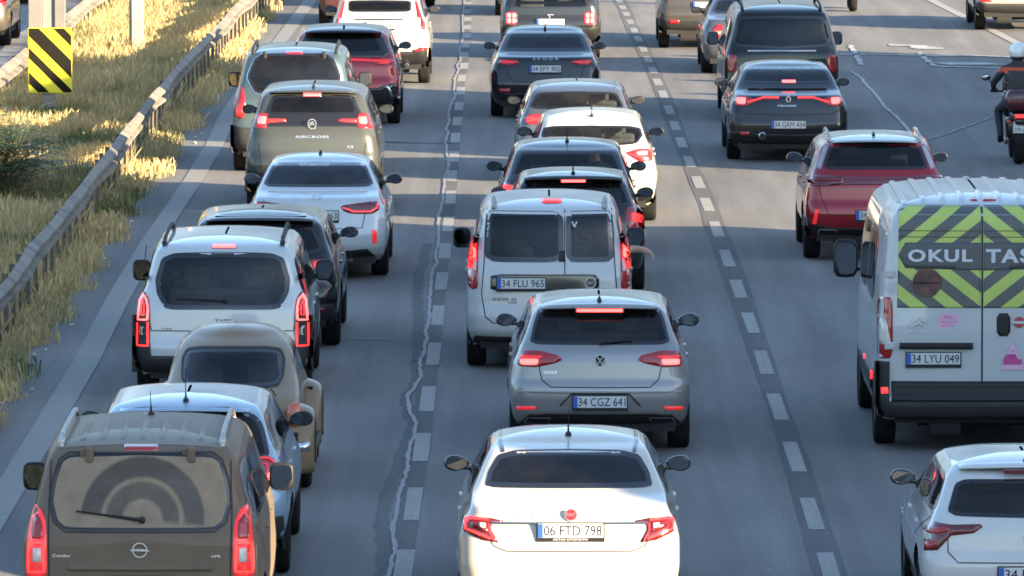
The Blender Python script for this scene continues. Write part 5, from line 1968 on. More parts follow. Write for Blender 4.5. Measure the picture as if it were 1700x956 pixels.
flat(c, 'sticker', [stroke(a, b, .012) for a, b in [((sx_ + .08, zt2 - .10), (sx_ + .105, zt2 - .16)), ((sx_ + .13, zt2 - .10), (sx_ + .105, zt2 - .16))]], .10, 'whiteink')
c.finish(rails=(M['steel'], .55), mstyle='tall', sidem='tint', rimmat='steel')
CARM = c

# --- dark hatch
c = Car('hatchback', 'dark hatchback directly ahead of the white minivan with split doors', 'car', 952, 137, 'hatch', 1.76, 1.45, 4.05, P['charcoal'])
c.window('rear_window', sym([(0, 1.385), (.48, 1.375), (.62, 1.33), (.74, 1.06), (0, 1.04)]), M['glass'])
spoiler(c, c.zl[-1] + .01, .60, .36, .7, P['charcoal'], .03)
v = c.px([(556, 196)], K)[0][1]
o = c.box('high_brake_light', (0, .37, c.zl[-1] - .03), (.32, .05, .045), M['red'], .006)
c.box('lit_lamp', (0, .341, c.zl[-1] - .03), (.29, .006, .028), M['hot'], .002, parent=o)
lp = [(.62, 1.02), (.74, 1.06), (.86, .98), (.87, .72), (.74, .68), (.66, .76)]
lampset(c, lp, base='red', inner=[([(.70, .98), (.84, .95), (.84, .86), (.71, .88)], 'lit')])
c.plate('34 HAN 56', 0, .62)
c.finish(antenna=('rod', .8, .24), sidem='glass', mirrors=True)

# --- dark sedan, cabin bright through its window
c = Car('sedan', 'dark grey hatchback showing a head inside, behind the sunlit white hatchback', 'car', 942, 130, 'hatch', 1.80, 1.48, 4.2, P['charcoal'], tweak=dict(R=[(.24, .30), (.30, .12), (.42, .02), (.58, .0), (.72, .04), (.95, .08), (1.00, .12), (1.03, .16), (1.33, .62), (1.375, .72), (1.395, .9)], glass=(.955, 1.33)))
c.window('rear_window', sym([(0, 1.36), (.50, 1.355), (.60, 1.33), (.74, 1.06), (0, 1.04)]), M['clear'], border=.03)
lampset(c, [(.58, .95), (.84, .99), (.86, .86), (.64, .82)], base='red', inner=[([(.68, .95), (.82, .96), (.82, .89), (.68, .88)], 'lit')])
c.plate('34 EK 9081', 0, .80)
c.finish(antenna=('rod', 1.15, .22), sidem='clear', rearhead=False, seatdrop=.16)
CARD = c

# --- white hatch, sunlit
K = (740, 0, 3.297)
c = Car('hatchback', 'bright white hatchback in full sun with a thin rod aerial', 'car', 983, 122.3, 'hatch', 1.78, 1.50, 4.1, P['warmwhite'])
v1 = c.px([(830, 690), (1035, 700), (1052, 742), (1000, 790)], K)
c.window('rear_window', sym([(0, v1[0][1] + .01), (.52, v1[0][1]), (.66, v1[1][1] - .0), (.73, v1[2][1]), (.60, v1[3][1]), (0, v1[3][1] - .03)]), M['glass'], border=.03)
lp = c.px([(980, 835), (1050, 815), (1118, 812), (1132, 850), (1128, 880), (1060, 884), (1010, 855)], K)
lampset(c, lp, base='dim', ring=[(c.px([(1000, 842), (1060, 862), (1115, 868), (1118, 826)], K), .016, 'lit')], inner=[(c.px([(1040, 830), (1100, 826), (1104, 846), (1052, 850)], K), 'whitelens')])
c.plate('34 MZ 4416', 0, .78)
c.panel('bumper', sym([(0, .40), (.70, .42), (.86, .44), (.87, .28), (0, .28)]), M['black'], off=.008)
c.finish(antenna=('rod', .62, .30), sidem='glass')

# --- blue-grey hatch
c = Car('hatchback', 'blue-grey hatchback showing just past the sunlit white hatchback', 'car', 958, 113.9, 'hatch', 1.80, 1.45, 4.2, P['darkblue'])
v1 = c.px([(730, 500), (935, 505), (968, 595)], K)
c.window('rear_window', sym([(0, v1[0][1]), (.58, v1[1][1]), (.70, v1[2][1]), (0, v1[2][1] - .01)]), M['glass'], border=.03)
lp = [(-a, b) for a, b in c.px([(432, 640), (465, 622), (550, 628), (556, 655), (500, 680), (436, 680)], K)]
lampset(c, lp, base='red', inner=[([(-a, b) for a, b in c.px([(445, 640), (540, 638), (520, 662), (445, 672)], K)], 'lit')])
c.plate('34 VU 7302', 0, .80)
for sg in (1, -1):
    c.ribbon('roof_channel', [(sg * .55, .65), (sg * .575, 1.2), (sg * .58, 2.0)], .03, M['gloss'], 'top', off=.004)
c.finish(sidem='glass')

# --- blue-black liftback
c = Car('sedan', 'blue-black liftback with spaced letters across its tail', 'car', 905, 100.4, 'sedan', 1.83, 1.47, 4.6, P['navy'], ds=.05)
v1 = c.px([(545, 162), (730, 165), (775, 278)], K)
c.window('rear_window', sym([(0, v1[0][1]), (.56, v1[1][1]), (.70, v1[2][1]), (0, v1[2][1] - .01)]), M['tint'], border=.03)
v = c.px([(545, 322)], K)[0][1]
c.text('lettering', 'S K O D A', -.20, .22, v - .018, v + .018, M['badge'])
lp = c.px([(685, 342), (700, 328), (790, 322), (805, 350), (760, 356), (700, 352)], K)
lampset(c, lp, base='red', inner=[(c.px([(700, 338), (785, 332), (790, 342), (710, 346)], K), 'dim')])
c.plate('34 EFY 902', 0, c.px([(547, 376)], K)[0][1])
both(c, 'reflector', [(abs(a), b) for a, b in c.px([(352, 484), (292, 484), (292, 504), (352, 504)], K)], M['red'], off=.01)
c.ribbon('boot_gap', [(-.66, .95), (-.60, .70), (-.50, .62), (.50, .62), (.60, .70), (.66, .95)], .010, M['seam'])
bar(c, 'bumper_lip', -.84, .84, .42, .02, .02, M['trim'])
c.finish(antenna=('fin', 1.5), mcol=M['gloss'], sidem='tint')

# --- dark crossover with square dotted lamps
c = Car('crossover', 'dark grey crossover with square lamps glowing as four dots each', 'car', 914, 88, 'suv', 1.90, 1.66, 4.3, P['charcoal'], ds=.055)
v1 = c.px([(590, 45), (780, 42), (800, 20)], K)
c.window('rear_window', sym([(0, 1.50), (.54, 1.49), (.70, v1[1][1] + .05), (.66, v1[0][1]), (0, v1[0][1])]), M['clear'], border=.03)
a = c.px([(757, 66), (820, 66), (820, 132), (757, 132)], K)
u0, u1, v0, v1_ = a[0][0], a[1][0], a[2][1], a[0][1]
um, vm = (u0 + u1) / 2, (v0 + v1_) / 2
ins = []
for du in (-1, 1):
    for dv in (-1, 1):
        cu, cv = um + du * (u1 - u0) * .20, vm + dv * (v1_ - v0) * .22
        ins.append((rect(cu - .035, cu + .035, cv - .045, cv + .045), 'hot'))
lampset(c, rect(u0, u1, v0, v1_), base='dim', inner=ins)
v = c.px([(590, 92)], K)[0][1]
flat(c, 'badge', [strokes([(-.06, v + .04), (.06, v + .04)], .02)[0], strokes([(-.03, v + .03), (0, v - .04)], .02)[0]], c.hit('rear', 0, v)[0].y - .012, 'badge')
c.panel('bumper', sym([(0, .60), (.70, .62), (.94, .64), (.94, .34), (0, .34)]), M['black'], off=.012)
c.plate('34 JR 6185', 0, .72)
c.finish(sidem='glass', rearhead=False)
c = Car('hatchback', 'pinkish grey car just left of the crossover with square lamps', 'car', 889, 79, 'hatch', 1.72, 1.48, 3.9, paint('pinkish_grey_paint', (.30, .26, .26), .5, .3, 1, .1), ds=.08)
c.window('rear_window', sym([(0, 1.34), (.54, 1.33), (.68, 1.05), (0, 1.04)]), M['tint'])
lampset(c, [(.62, .95), (.84, .97), (.84, .80), (.62, .82)], base='dim')
both(c, 'reflector', rect(.55, .78, .40, .48), M['dim'], off=.01)
c.plate('34 NC 5570', 0, .78)
c.finish(sidem='glass')

# ================================================================== RIGHT LANES
K = (1300, 0, 3.1875)
K5 = (1280, 200, 2.988); K6 = (1360, 480, 2.009); K4 = (1080, 0, 3.54)
# --- school van
c = Car('school_van', 'tall white school van with yellow and grey striped rear doors', 'van', 1630, 170.2, 'van', 2.05, 2.50, 5.4, P['vanwhite'], ds=.045, rr=.12, br=.03)
ZC = c.px([(1050, 675)], K5)[0][1]
def stripemat():
    m = bpy.data.materials.new('reflective_stripes'); m.use_nodes = True
    nt = m.node_tree; N, Lk = nt.nodes, nt.links
    b = N['Principled BSDF']; b.inputs['Roughness'].default_value = .45
    tc = N.new('ShaderNodeTexCoord'); sp = N.new('ShaderNodeSeparateXYZ'); Lk.new(tc.outputs['Object'], sp.inputs[0])
    def ma(op, a, b_=None, c_=None):
        q = N.new('ShaderNodeMath'); q.operation = op
        for i, v in enumerate((a, b_, c_)):
            if v is None: continue
            if isinstance(v, (int, float)): q.inputs[i].default_value = v
            else: Lk.new(v, q.inputs[i])
        return q.outputs[0]
    s_ = ma('ADD', ma('ABSOLUTE', ma('SUBTRACT', sp.outputs[2], ZC)), ma('MULTIPLY', ma('ABSOLUTE', sp.outputs[0]), .78))
    f = ma('FRACT', ma('DIVIDE', ma('ADD', s_, STR_PH), STR_P))
    g = ma('GREATER_THAN', f, .5)
    mx = N.new('ShaderNodeMix'); mx.data_type = 'RGBA'
    mx.inputs[6].default_value = (.42, .52, .11, 1); mx.inputs[7].default_value = (.085, .09, .09, 1)
    Lk.new(g, mx.inputs[0])
    n = N.new('ShaderNodeTexNoise'); n.inputs['Scale'].default_value = 5; n.inputs['Detail'].default_value = 6; Lk.new(tc.outputs['Object'], n.inputs[0])
    r = N.new('ShaderNodeMapRange'); r.inputs[3].default_value = .82; r.inputs[4].default_value = 1.12; Lk.new(n.outputs['Fac'], r.inputs[0])
    vm_ = N.new('ShaderNodeVectorMath'); vm_.operation = 'SCALE'; Lk.new(mx.outputs[2], vm_.inputs[0]); Lk.new(r.outputs[0], vm_.inputs['Scale'])
    Lk.new(vm_.outputs[0], b.inputs['Base Color'])
    return m
STR_P = .272
# yellow band centred where the enlarged view shows the apex (1050, 450) on the seam
za = c.px([(1050, 452)], K5)[0][1]
STR_PH = STR_P * (.25 - ((za - ZC) / STR_P) % 1)
M['stripes'] = stripemat()
a = c.px([(628, 408), (612, 930), (1048, 930)], K5)
xl, zt_, zb_ = -abs((a[0][0] + a[1][0]) / 2), a[0][1], a[2][1]
for sg in (-1, 1):
    poly = [(xl, zb_), (-.012, zb_), (-.012, zt_), (xl + .02, zt_)]
    if sg > 0: poly = mir(poly)
    c.panel('rear_door_panel', poly, M['stripes'], off=.004, skirt=.004)
c.ribbon('door_seam', [(0, zt_ + .03), (0, .42)], .016, M['seam'], off=.004)
za, zb3 = c.px([(800, 547)], K5)[0][1], c.px([(800, 578)], K5)[0][1]
for z in (za, zb3):
    c.ribbon('window_line', [(xl + .01, z), (-.02, z)], .006, M['seam'], off=.007)
    c.ribbon('window_line', [(.02, z), (-xl - .01, z)], .006, M['seam'], off=.007)
a = c.px([(652, 604), (1048, 606), (1048, 745), (652, 726), (618, 668)], K5)
tz0, tz1 = a[3][1] - .01, a[0][1]
th = .008
M['signgrey'] = mat('dark_grey_film', (.075, .08, .082), .5, noise=.1)
c.panel('text_band', [(xl + .08, tz0), (-.012, tz0 - .02), (-.012, tz1), (xl + .08, tz1), (xl + .01, (tz0 + tz1) / 2)], M['signgrey'], off=.009, skirt=.004)
c.panel('text_band', mir([(xl + .08, tz0), (-.012, tz0 - .02), (-.012, tz1), (xl + .08, tz1), (xl + .01, (tz0 + tz1) / 2)]), M['signgrey'], off=.009, skirt=.004)
q = c.px([(678, 700), (1000, 638)], K5)
M['signtext'] = mat('silver_reflective_letters', (.55, .57, .60), .4)
def bold(name, txt, u0, u1, v0, v1, off=.016):
    cu = bpy.data.curves.new('txt', 'FONT'); cu.body = txt; cu.offset = .035; cu.resolution_u = 3; cu.space_character = 1.15
    o = bpy.data.objects.new('txt', cu); COL.objects.link(o)
    me = bpy.data.meshes.new_from_object(o.evaluated_get(bpy.context.evaluated_depsgraph_get()))
    vs = [(v.co.x, v.co.y) for v in me.vertices]; fs = [tuple(p.vertices) for p in me.polygons]
    bpy.data.objects.remove(o)
    xs = [v[0] for v in vs]; ysv = [v[1] for v in vs]
    base = 0.0 if 'Ş' in txt else min(ysv)
    top = .70 if 'Ş' in txt else max(ysv)
    if 'İ' in txt or 'Ş' in txt: base, top = 0.0, .70
    x0, x1 = min(xs), max(xs)
    verts = []
    yy = min(c.hit('rear', u, (v0 + v1) / 2)[0].y for u in (u0, (u0 + u1) / 2, u1)) - off
    for (a_, b_) in vs:
        verts.append((u0 + (u1 - u0) * (a_ - x0) / (x1 - x0), yy, v0 + (v1 - v0) * (b_ - base) / (top - base)))
    return mesh_obj(name, verts, fs, M['signtext'], c.root, False)
bold('lettering', 'OKUL', q[0][0], q[1][0], q[0][1], q[1][1])
q2 = c.px([(1066, 702), (1255, 645)], K5)
bold('lettering', 'TAŞITI', q2[0][0], q2[0][0] + .76, q2[0][1], q2[0][1] + (q[1][1] - q[0][1]))
u, v = c.px([(775, 805)], K5)[0]
yv = c.hit('rear', u, v)[0].y
flat(c, 'round_sticker', [disc(u, v, .145, 30)], yv - .014, mat('sticker_brown', (.10, .045, .035), .5, noise=.6, nscale=9))
flat(c, 'sticker_line', [rect(u - .13, u + .12, v - .004, v + .004)], yv - .018, 'ink')
lp = [(-a, b) for a, b in c.px([(208, 22), (245, 26), (245, 230), (195, 226), (192, 120), (198, 30)], K6)]
lampset(c, lp, base='red', inner=[([(-a, b) for a, b in c.px([(202, 98), (222, 92), (240, 175), (238, 188), (204, 182)], K6)], 'whitelens')])
brake3(c, round_poly(c.px([(985, 380), (1122, 380), (1122, 401), (985, 401)], K5), 1, .2), None)
u, v = c.px([(332, 110)], K6)[0]
chevrons(c, u, v, .075)
q = c.px([(290, 146), (371, 139)], K6); c.text('lettering', 'ATA CITROEN', q[0][0], q[1][0], q[0][1], q[1][1], M['badge'])
a = c.px([(397, 82), (463, 82), (463, 130), (397, 130)], K6)
yv = c.hit('rear', *a[0])[0].y - .010
M['pink'] = mat('pink_sticker', (.62, .36, .50), .5); M['pinkd'] = mat('magenta_print', (.45, .05, .22), .5)
flat(c, 'pink_sticker', [rect(a[0][0], a[1][0], a[2][1], a[0][1])], yv, 'pink')
w_ = a[1][0] - a[0][0]; h_ = a[0][1] - a[2][1]
for (t, f0, f1, s0) in (('ARAÇ', .60, .88, .25), ('TAKİP EDİLİYOR', .38, .52, .08), ('0212 555', .12, .26, .2)):
    vs, fs = text_geo(t)
    mesh_obj('sticker_text', [(a[0][0] + w_ * (s0 + (1 - 2 * s0) * p_), yv - .002, a[2][1] + h_ * (f0 + (f1 - f0) * q_)) for p_, q_ in vs], fs, M['pinkd'], c.root, False)
a = c.px([(645, 168), (685, 268), (605, 268)], K6)
tw_ = abs(a[2][0] - a[0][0])
yv = c.hit('rear', a[0][0], a[1][1] + .05)[0].y - .014
flat(c, 'pink_triangle', [[(a[0][0], a[0][1]), (a[0][0] + tw_, a[1][1]), (a[0][0] - tw_, a[1][1])]], yv, 'pink')
zt3 = a[1][1]
for i, (s_, f0, f1) in enumerate(((.32, .60, .66), (.45, .46, .54), (.8, .10, .40))):
    hh = a[0][1] - a[1][1]
    if i < 2:
        vs, fs = text_geo(('OKUL', 'SERVİS')[i])
        mesh_obj('sticker_text', [(a[0][0] + tw_ * s_ * (p_ - .5) * 1.0, yv - .002, zt3 + hh * (f0 + (f1 - f0) * q_)) for p_, q_ in vs], fs, M['pinkd'], c.root, False)
    else:
        flat(c, 'sticker_car', [[(a[0][0] - .09, zt3 + .05), (a[0][0] + .09, zt3 + .05), (a[0][0] + .09, zt3 + .10), (a[0][0] + .05, zt3 + .105), (a[0][0] + .03, zt3 + .15), (a[0][0] - .06, zt3 + .15), (a[0][0] - .09, zt3 + .10)]], yv - .002, 'pinkd', th=.001)
bpl = c.px([(592, 80), (637, 80), (637, 156), (592, 156)], K6)
c.panel('handle', round_poly(bpl, 1, .2), M['black'], off=.012)
uh, vh = c.px([(660, 110)], K6)[0]
flat(c, 'round_badge', [disc(uh + .02, vh, .055)], yv, mat('red_badge', (.35, .05, .06), .4)); flat(c, 'badge_band', [rect(uh - .05, uh + .09, vh - .012, vh + .012)], yv - .004, 'plate')
a = c.px([(268, 188), (512, 188)], K6)
bar(c, 'plate_lamp_bar', a[0][0], a[1][0], a[0][1], .06, .05, M['black'])
u, v = c.px([(381, 231)], K6)[0]
c.plate('34 LYU 049', u, v)
a = c.px([(245, 306), (540, 312), (245, 374)], K6)
zt_b, zb_b = a[0][1], a[2][1]
c.panel('lower_door_trim', sym([(0, zt_b), (.88, zt_b), (.88, zb_b), (0, zb_b)]), M['black'], off=.010)
c.panel('bumper', sym([(0, zb_b), (.90, zb_b), (.90, c.px([(220, 240)], K6)[0][1]), (1.03, c.px([(220, 240)], K6)[0][1]), (1.03, .36), (0, .36)]), M['trim'], off=.025, skirt=.03)
both(c, 'reflector', [(-a, b) for a, b in c.px([(232, 326), (214, 326), (214, 352), (232, 352)], K6)], M['lit'], off=.032)
for y_ in (1.2, 2.9):
    for side in ('left', 'right'):
        c.panel('side_marker', rect(y_ - .05, y_ + .05, .62, .70), M['lit'], side, off=.01)
for side in ('left', 'right'):
    c.panel('side_moulding', [(.35, .50), (.60, .50), (.60, .72), (.35, .74)], M['trim'], side, off=.012)
    c.panel('side_moulding', [(1.45, .50), (3.9, .50), (3.9, .66), (1.45, .66)], M['trim'], side, off=.012)
    c.ribbon('door_gap', [(1.9, 2.2), (1.9, .6)], .012, M['seam'], side); c.ribbon('door_gap', [(3.85, 2.2), (3.85, .6)], .012, M['seam'], side)
for sg in (-1, 1):
    for zq in (1.75, 1.05):
        c.box('hinge', (sg * .90, c.hit('rear', sg * .88, zq)[0].y - .012, zq), (.10, .035, .07), P['vanwhite'], .01)
for i in range(9):
    x = -.74 + 1.48 * i / 8
    pts = [c.hit('top', x, .38 + .10 * j)[0] for j in range(34)]
    vs, fs = [], []
    for j, p in enumerate(pts):
        e = .018 if 0 < j < len(pts) - 1 else 0
        vs += [p + Vector((-.035, 0, .001)), p + Vector((-.018, 0, e)), p + Vector((.018, 0, e)), p + Vector((.035, 0, .001))]
        if j: fs += [(4 * j - 4 + k_, 4 * j - 3 + k_, 4 * j + 1 + k_, 4 * j + k_) for k_ in range(3)]
    mesh_obj('roof_rib', vs, fs, P['vanwhite'], c.root)
q_, _ = c.hit('top', 0, 2.0)
c.box('roof_hatch', (-.05, 2.0, q_.z + .03), (.95, .75, .07), M['black'], .02)
VANZ = c
c.finish(mstyle='van', sidem='tint', mz=1.55, rimmat='steel', rearhead=False)

# --- white hatch bottom right
c = Car('hatchback', 'clean white hatchback cut off by the bottom right corner', 'car', 1712, 209, 'hatch', 1.75, 1.39, 4.07, P['white'], ds=.04)
wp = c.px([(445, 632), (423, 756)], K6)
xa = abs(wp[0][0]); xb = abs(wp[1][0])
c.window('rear_window', sym([(0, wp[0][1] + .008), (xa - .03, wp[0][1]), (xb, wp[1][1]), (0, wp[1][1] - .01)]), M['glass'], border=.03)
lp = [(-a, b) for a, b in c.px([(350, 802), (360, 785), (388, 776), (440, 786), (538, 784), (545, 793), (515, 814), (440, 822), (396, 870), (350, 872)], K6)]
lampset(c, lp, base='darkred', inner=[([(-a, b) for a, b in c.px([(360, 792), (430, 792), (440, 806), (395, 816), (360, 812)], K6)], 'red'), ([(-a, b) for a, b in c.px([(356, 840), (396, 836), (386, 862), (356, 864)], K6)], 'red')], rnd=False)
spoiler(c, c.zl[-1] + .005, .55, .43, .68, P['white'], .015)
o = c.box('high_brake_light', (0, .40, c.zl[-1] - .03), (.40, .05, .035), M['darkred'], .006)
v = c.px([(683, 830)], K6)[0][1]
o, y = ringmark(c, 'badge', 0, v, .06, .009, 'badge')
flat(c, 'badge_letters', strokes([(-.034, v + .045), (0, v + .002), (.034, v + .045)], .010) + strokes([(-.050, v + .018), (-.026, v - .044), (0, v + .004), (.026, v - .044), (.050, v + .018)], .010), y - .002, 'badge', o)
flat(c, 'badge_centre', [disc(0, v, .052)], y + .002, 'black', o)
gz = c.px([(440, 912)], K6)[0][1]
c.ribbon('tailgate_gap', [(-.66, c.px([(440, 822)], K6)[0][1]), (-.66, gz + .08), (-.58, gz), (.58, gz), (.66, gz + .08), (.66, c.px([(440, 822)], K6)[0][1])], .009, M['seam'])
c.plate('34 BDF 27', 0, .52)
c.panel('diffuser', sym([(0, .34), (.7, .34), (.80, .27), (0, .26)]), M['black'], off=.008)
c.finish(antenna=('rod', .72, .22), mcol=M['gloss'], sidem='glass')

# --- red crossover, silver roof
c = Car('crossover', 'glossy red crossover with silver roof, left of the school van', 'car', 1455, 130.3, 'suv', 1.83, 1.58, 4.23, P['redp'], ds=.04)
wp = c.px([(515, 108), (738, 118), (785, 243), (515, 243)], K5)
xa = abs(wp[1][0]); xb = abs(wp[2][0])
c.window('rear_window', sym([(0, wp[0][1]), (xa, wp[1][1]), (xb, wp[2][1]), (0, wp[3][1])]), M['tint'], border=.035)
P['roofsilver'] = paint('silver_roof_paint', (.32, .36, .38), .4, .3, 1, .05)
c.panel('roof_panel', [(-.57, .66), (.57, .66), (.60, 1.2), (.58, 2.0), (-.58, 2.0), (-.60, 1.2)], P['roofsilver'], 'top', off=.005, skirt=.004)
spoiler(c, c.zl[-1] + .004, .54, .45, .72, P['roofsilver'], .015)
for sg in (-1, 1):
    pl_ = [(sg * (xa + .01), wp[1][1] + .01), (sg * (xb + .02), wp[2][1]), (sg * (xb + .07), wp[2][1] + .03), (sg * (xa + .07), wp[1][1] + .0)]
    if sg < 0: pl_ = pl_[::-1]
    c.panel('pillar_trim', pl_, P['roofsilver'], off=.004, skirt=.0)
v = c.px([(350, 300)], K5)[0][1]
lampset(c, [(.42, v + .06), (.80, v + .07), (.88, v + .01), (.86, v - .07), (.44, v - .055)], base='darkred', ring=[([(.46, v + .01), (.84, v + .01)], .012, 'red')])
c.panel('tail_band', rect(-.42, .42, v - .045, v + .05), mat('red_glossy_band', (.12, .006, .012), .15, coat=1), off=.006)
both(c, 'reflector', [(abs(a), b) for a, b in c.px([(222, 440), (237, 440), (224, 512), (206, 512)], K5)], M['dim'], off=.014)
u = c.px([(440, 470)], K5)[0]
c.plate('34 CTR 118', 0, u[1])
c.panel('bumper', sym([(0, .44), (.60, .44), (.78, .50), (.91, .58), (.91, .32), (0, .32)]), M['black'], off=.008)
for sg in (-1, 1):
    c.ribbon('exhaust_trim', [(sg * .50, .42), (sg * .72, .43), (sg * .74, .36), (sg * .50, .35), (sg * .50, .42)], .014, M['chrome'], off=.02)
c.ribbon('tailgate_gap', [(-.74, 1.02), (-.70, .82), (-.60, .60), (.60, .60), (.70, .82), (.74, 1.02)], .010, M['seam'])
c.ribbon('crease_shade', [(-.70, v - .10), (.70, v - .10)], .012, M['darkred'], off=.003)  # flat dark ribbon painted in for the shade along a crease
c.finish(rails=(M['steel'], 1.9), antenna=('fin', .95), mcol=M['gloss'], sidem='tint')

# --- black fastback sedan
c = Car('sedan', 'black sedan with thin red light strips beside a diamond badge', 'car', 1309, 109.5, 'sedan', 1.85, 1.46, 4.6, P['navy'], ds=.04)
wp = c.px([(800, 352), (1018, 362), (1068, 486), (800, 490)], K4)
c.window('rear_window', sym([(0, wp[0][1]), (.60, wp[1][1]), (.72, wp[2][1]), (0, wp[3][1] - .005)]), M['tint'], border=.03)
brake3(c, c.px([(770, 470), (855, 470), (855, 490), (770, 490)], K4), 'hot')
lp = c.px([(862, 568), (960, 568), (1010, 582), (1050, 568), (1112, 562), (1125, 590), (1118, 622), (1050, 622), (1000, 596), (955, 582), (862, 582)], K4)
lampset(c, lp, base='red', inner=[(c.px([(1058, 574), (1108, 572), (1112, 608), (1064, 612)], K4), 'hot')], ring=[(c.px([(866, 576), (955, 574), (1010, 590), (1050, 600)], K4), .018, 'lit')], rnd=False)
v = c.px([(818, 583)], K4)[0][1]
y = c.hit('rear', 0, v)[0].y - .014
flat(c, 'badge', strokes([(-.035, v), (0, v + .062), (.035, v), (0, v - .062), (-.035, v)], .014), y, 'badge')
c.text('lettering', 'MEGANE', -.16, .12, c.px([(818, 626)], K4)[0][1], c.px([(818, 617)], K4)[0][1], M['badge'])
c.plate('34 GRM 434', 0, c.px([(818, 732)], K4)[0][1], frame=False)
both(c, 'reflector', [(abs(a), b) for a, b in c.px([(580, 772), (527, 772), (527, 792), (580, 794)], K4)], M['red'], off=.012)
u, v = c.px([(657, 798)], K4)[0]
exhaust(c, u, v, .0, .06)
c.panel('bumper', sym([(0, v + .02), (.50, v + .04), (.66, v + .08), (.9, v + .06), (.9, .28), (0, .28)]), M['black'], off=.008)
c.ribbon('boot_gap', c.px([(500, 640), (560, 668), (818, 676), (1070, 668), (1120, 640)], K4), .010, M['seam'])
bar(c, 'boot_lip', -.60, .60, c.px([(818, 520)], K4)[0][1], .02, .03, P['navy'])
c.finish(mcol=M['gloss'], sidem='tint')

# --- black van
c = Car('passenger_van', 'tall black passenger van with a low roof box', 'van', 1298, 101.2, 'mpv', 1.93, 1.93, 5.1, P['black'], ds=.05, tweak=dict(glass=(1.10, 1.62)))
wp = c.px([(768, 92), (1030, 92), (1062, 270), (768, 288)], K4)
xa = abs(wp[1][0]); xb = abs(wp[2][0])
c.window('rear_window', sym([(0, wp[0][1]), (xa, wp[1][1] - .01), (xb, wp[2][1]), (0, wp[3][1])]), M['tint'], border=.04)
v = c.px([(765, 300)], K4)[0][1]
bar(c, 'chrome_strip', -.56, .56, v, .035, .03, M['chrome'])
lp = c.px([(1036, 325), (1088, 318), (1092, 400), (1080, 425), (1050, 420), (1038, 380)], K4)
lampset(c, lp, base='red')
u, v = c.px([(470, 375)], K4)[0]
c.plate('34 FSV 83', 0, .75)
q_, _ = c.hit('top', 0, 1.5)
bm = bmesh.new()
add_box(bm, (0, 1.7, q_.z + .10), (.90, 1.5, .14), .05)
add_box(bm, (0, 1.7, q_.z + .02), (.7, 1.2, .04), .01)
bm_obj('roof_box', bm, M['gloss'], c.root)
c.panel('bumper', sym([(0, .60), (.80, .62), (.97, .62), (.97, .32), (0, .32)]), M['trim'], off=.012)
c.finish(rails=(M['trim'], 2.6), sidem='tint', mcol=M['gloss'], mz=1.2, mstyle='tall')

# --- blue-grey sedan
c = Car('sedan', 'older blue-grey sedan left of the tall black passenger van', 'car', 1245, 91.2, 'sedan', 1.76, 1.45, 4.5, P['darkblue'], ds=.055)
c.window('rear_window', sym([(0, 1.36), (.54, 1.35), (.68, 1.10), (0, 1.09)]), M['clear'])
lp = [(-a, b) for a, b in c.px([(388, 142), (430, 150), (434, 225), (368, 222), (366, 170)], K4)]
lampset(c, lp, base='red', inner=[([(-a, b) for a, b in c.px([(375, 182), (430, 182), (430, 205), (374, 204)], K4)], 'amber')])
c.plate('34 RT 2086', 0, .72)
c.finish(sidem='clear')
# --- dusty brown SUV
c = Car('suv', 'dusty dark brown SUV with a sunlit plate, above the blue-grey sedan', 'car', 1173, 85.8, 'suv', 1.86, 1.68, 4.5, P['brownp'], ds=.055)
c.window('rear_window', sym([(0, 1.50), (.54, 1.49), (.70, 1.18), (0, 1.16)]), M['tint'])
c.plate('34 UG 4427', 0, c.px([(315, 28)], K4)[0][1])
both(c, 'reflector', [(abs(a), b) for a, b in c.px([(168, 116), (108, 116), (108, 138), (168, 138)], K4)], M['red'], off=.012)
c.panel('bumper', sym([(0, .60), (.70, .60), (.92, .62), (.92, .32), (0, .32)]), M['trim'], off=.010)
lampset(c, [(.60, 1.10), (.86, 1.12), (.88, .96), (.62, .94)], base='red')
c.finish(sidem='tint')
c = Car('hatchback', 'dark car at the very top edge, ahead of the dusty brown SUV', 'car', 1148, 73.5, 'hatch', 1.8, 1.5, 4.1, P['charcoal'], ds=.08)
c.window('rear_window', sym([(0, 1.34), (.56, 1.33), (.70, 1.05), (0, 1.04)]), M['tint'])
c.plate('34 SD 1935', 0, .72); lampset(c, [(.62, .92), (.86, .94), (.86, .78), (.62, .80)], base='red')
c.finish(sidem='tint')
# --- beige SUV top right
c = Car('suv', 'pale beige SUV crossing the bright edge line in the top right corner', 'car', 1697, 82, 'suv', 1.86, 1.68, 4.6, P['beige'], ds=.055)
c.window('rear_window', sym([(0, 1.50), (.54, 1.49), (.70, 1.18), (0, 1.16)]), M['tint'])
lampset(c, [(.60, 1.10), (.86, 1.12), (.88, .90), (.66, .94)], base='red')
c.plate('34 VE 0713', 0, .85)
both(c, 'reflector', rect(.62, .84, .60, .66), M['dim'], off=.012)
c.panel('bumper', sym([(0, .56), (.70, .56), (.92, .60), (.92, .32), (0, .32)]), M['trim'], off=.010)
c.finish(sidem='tint')
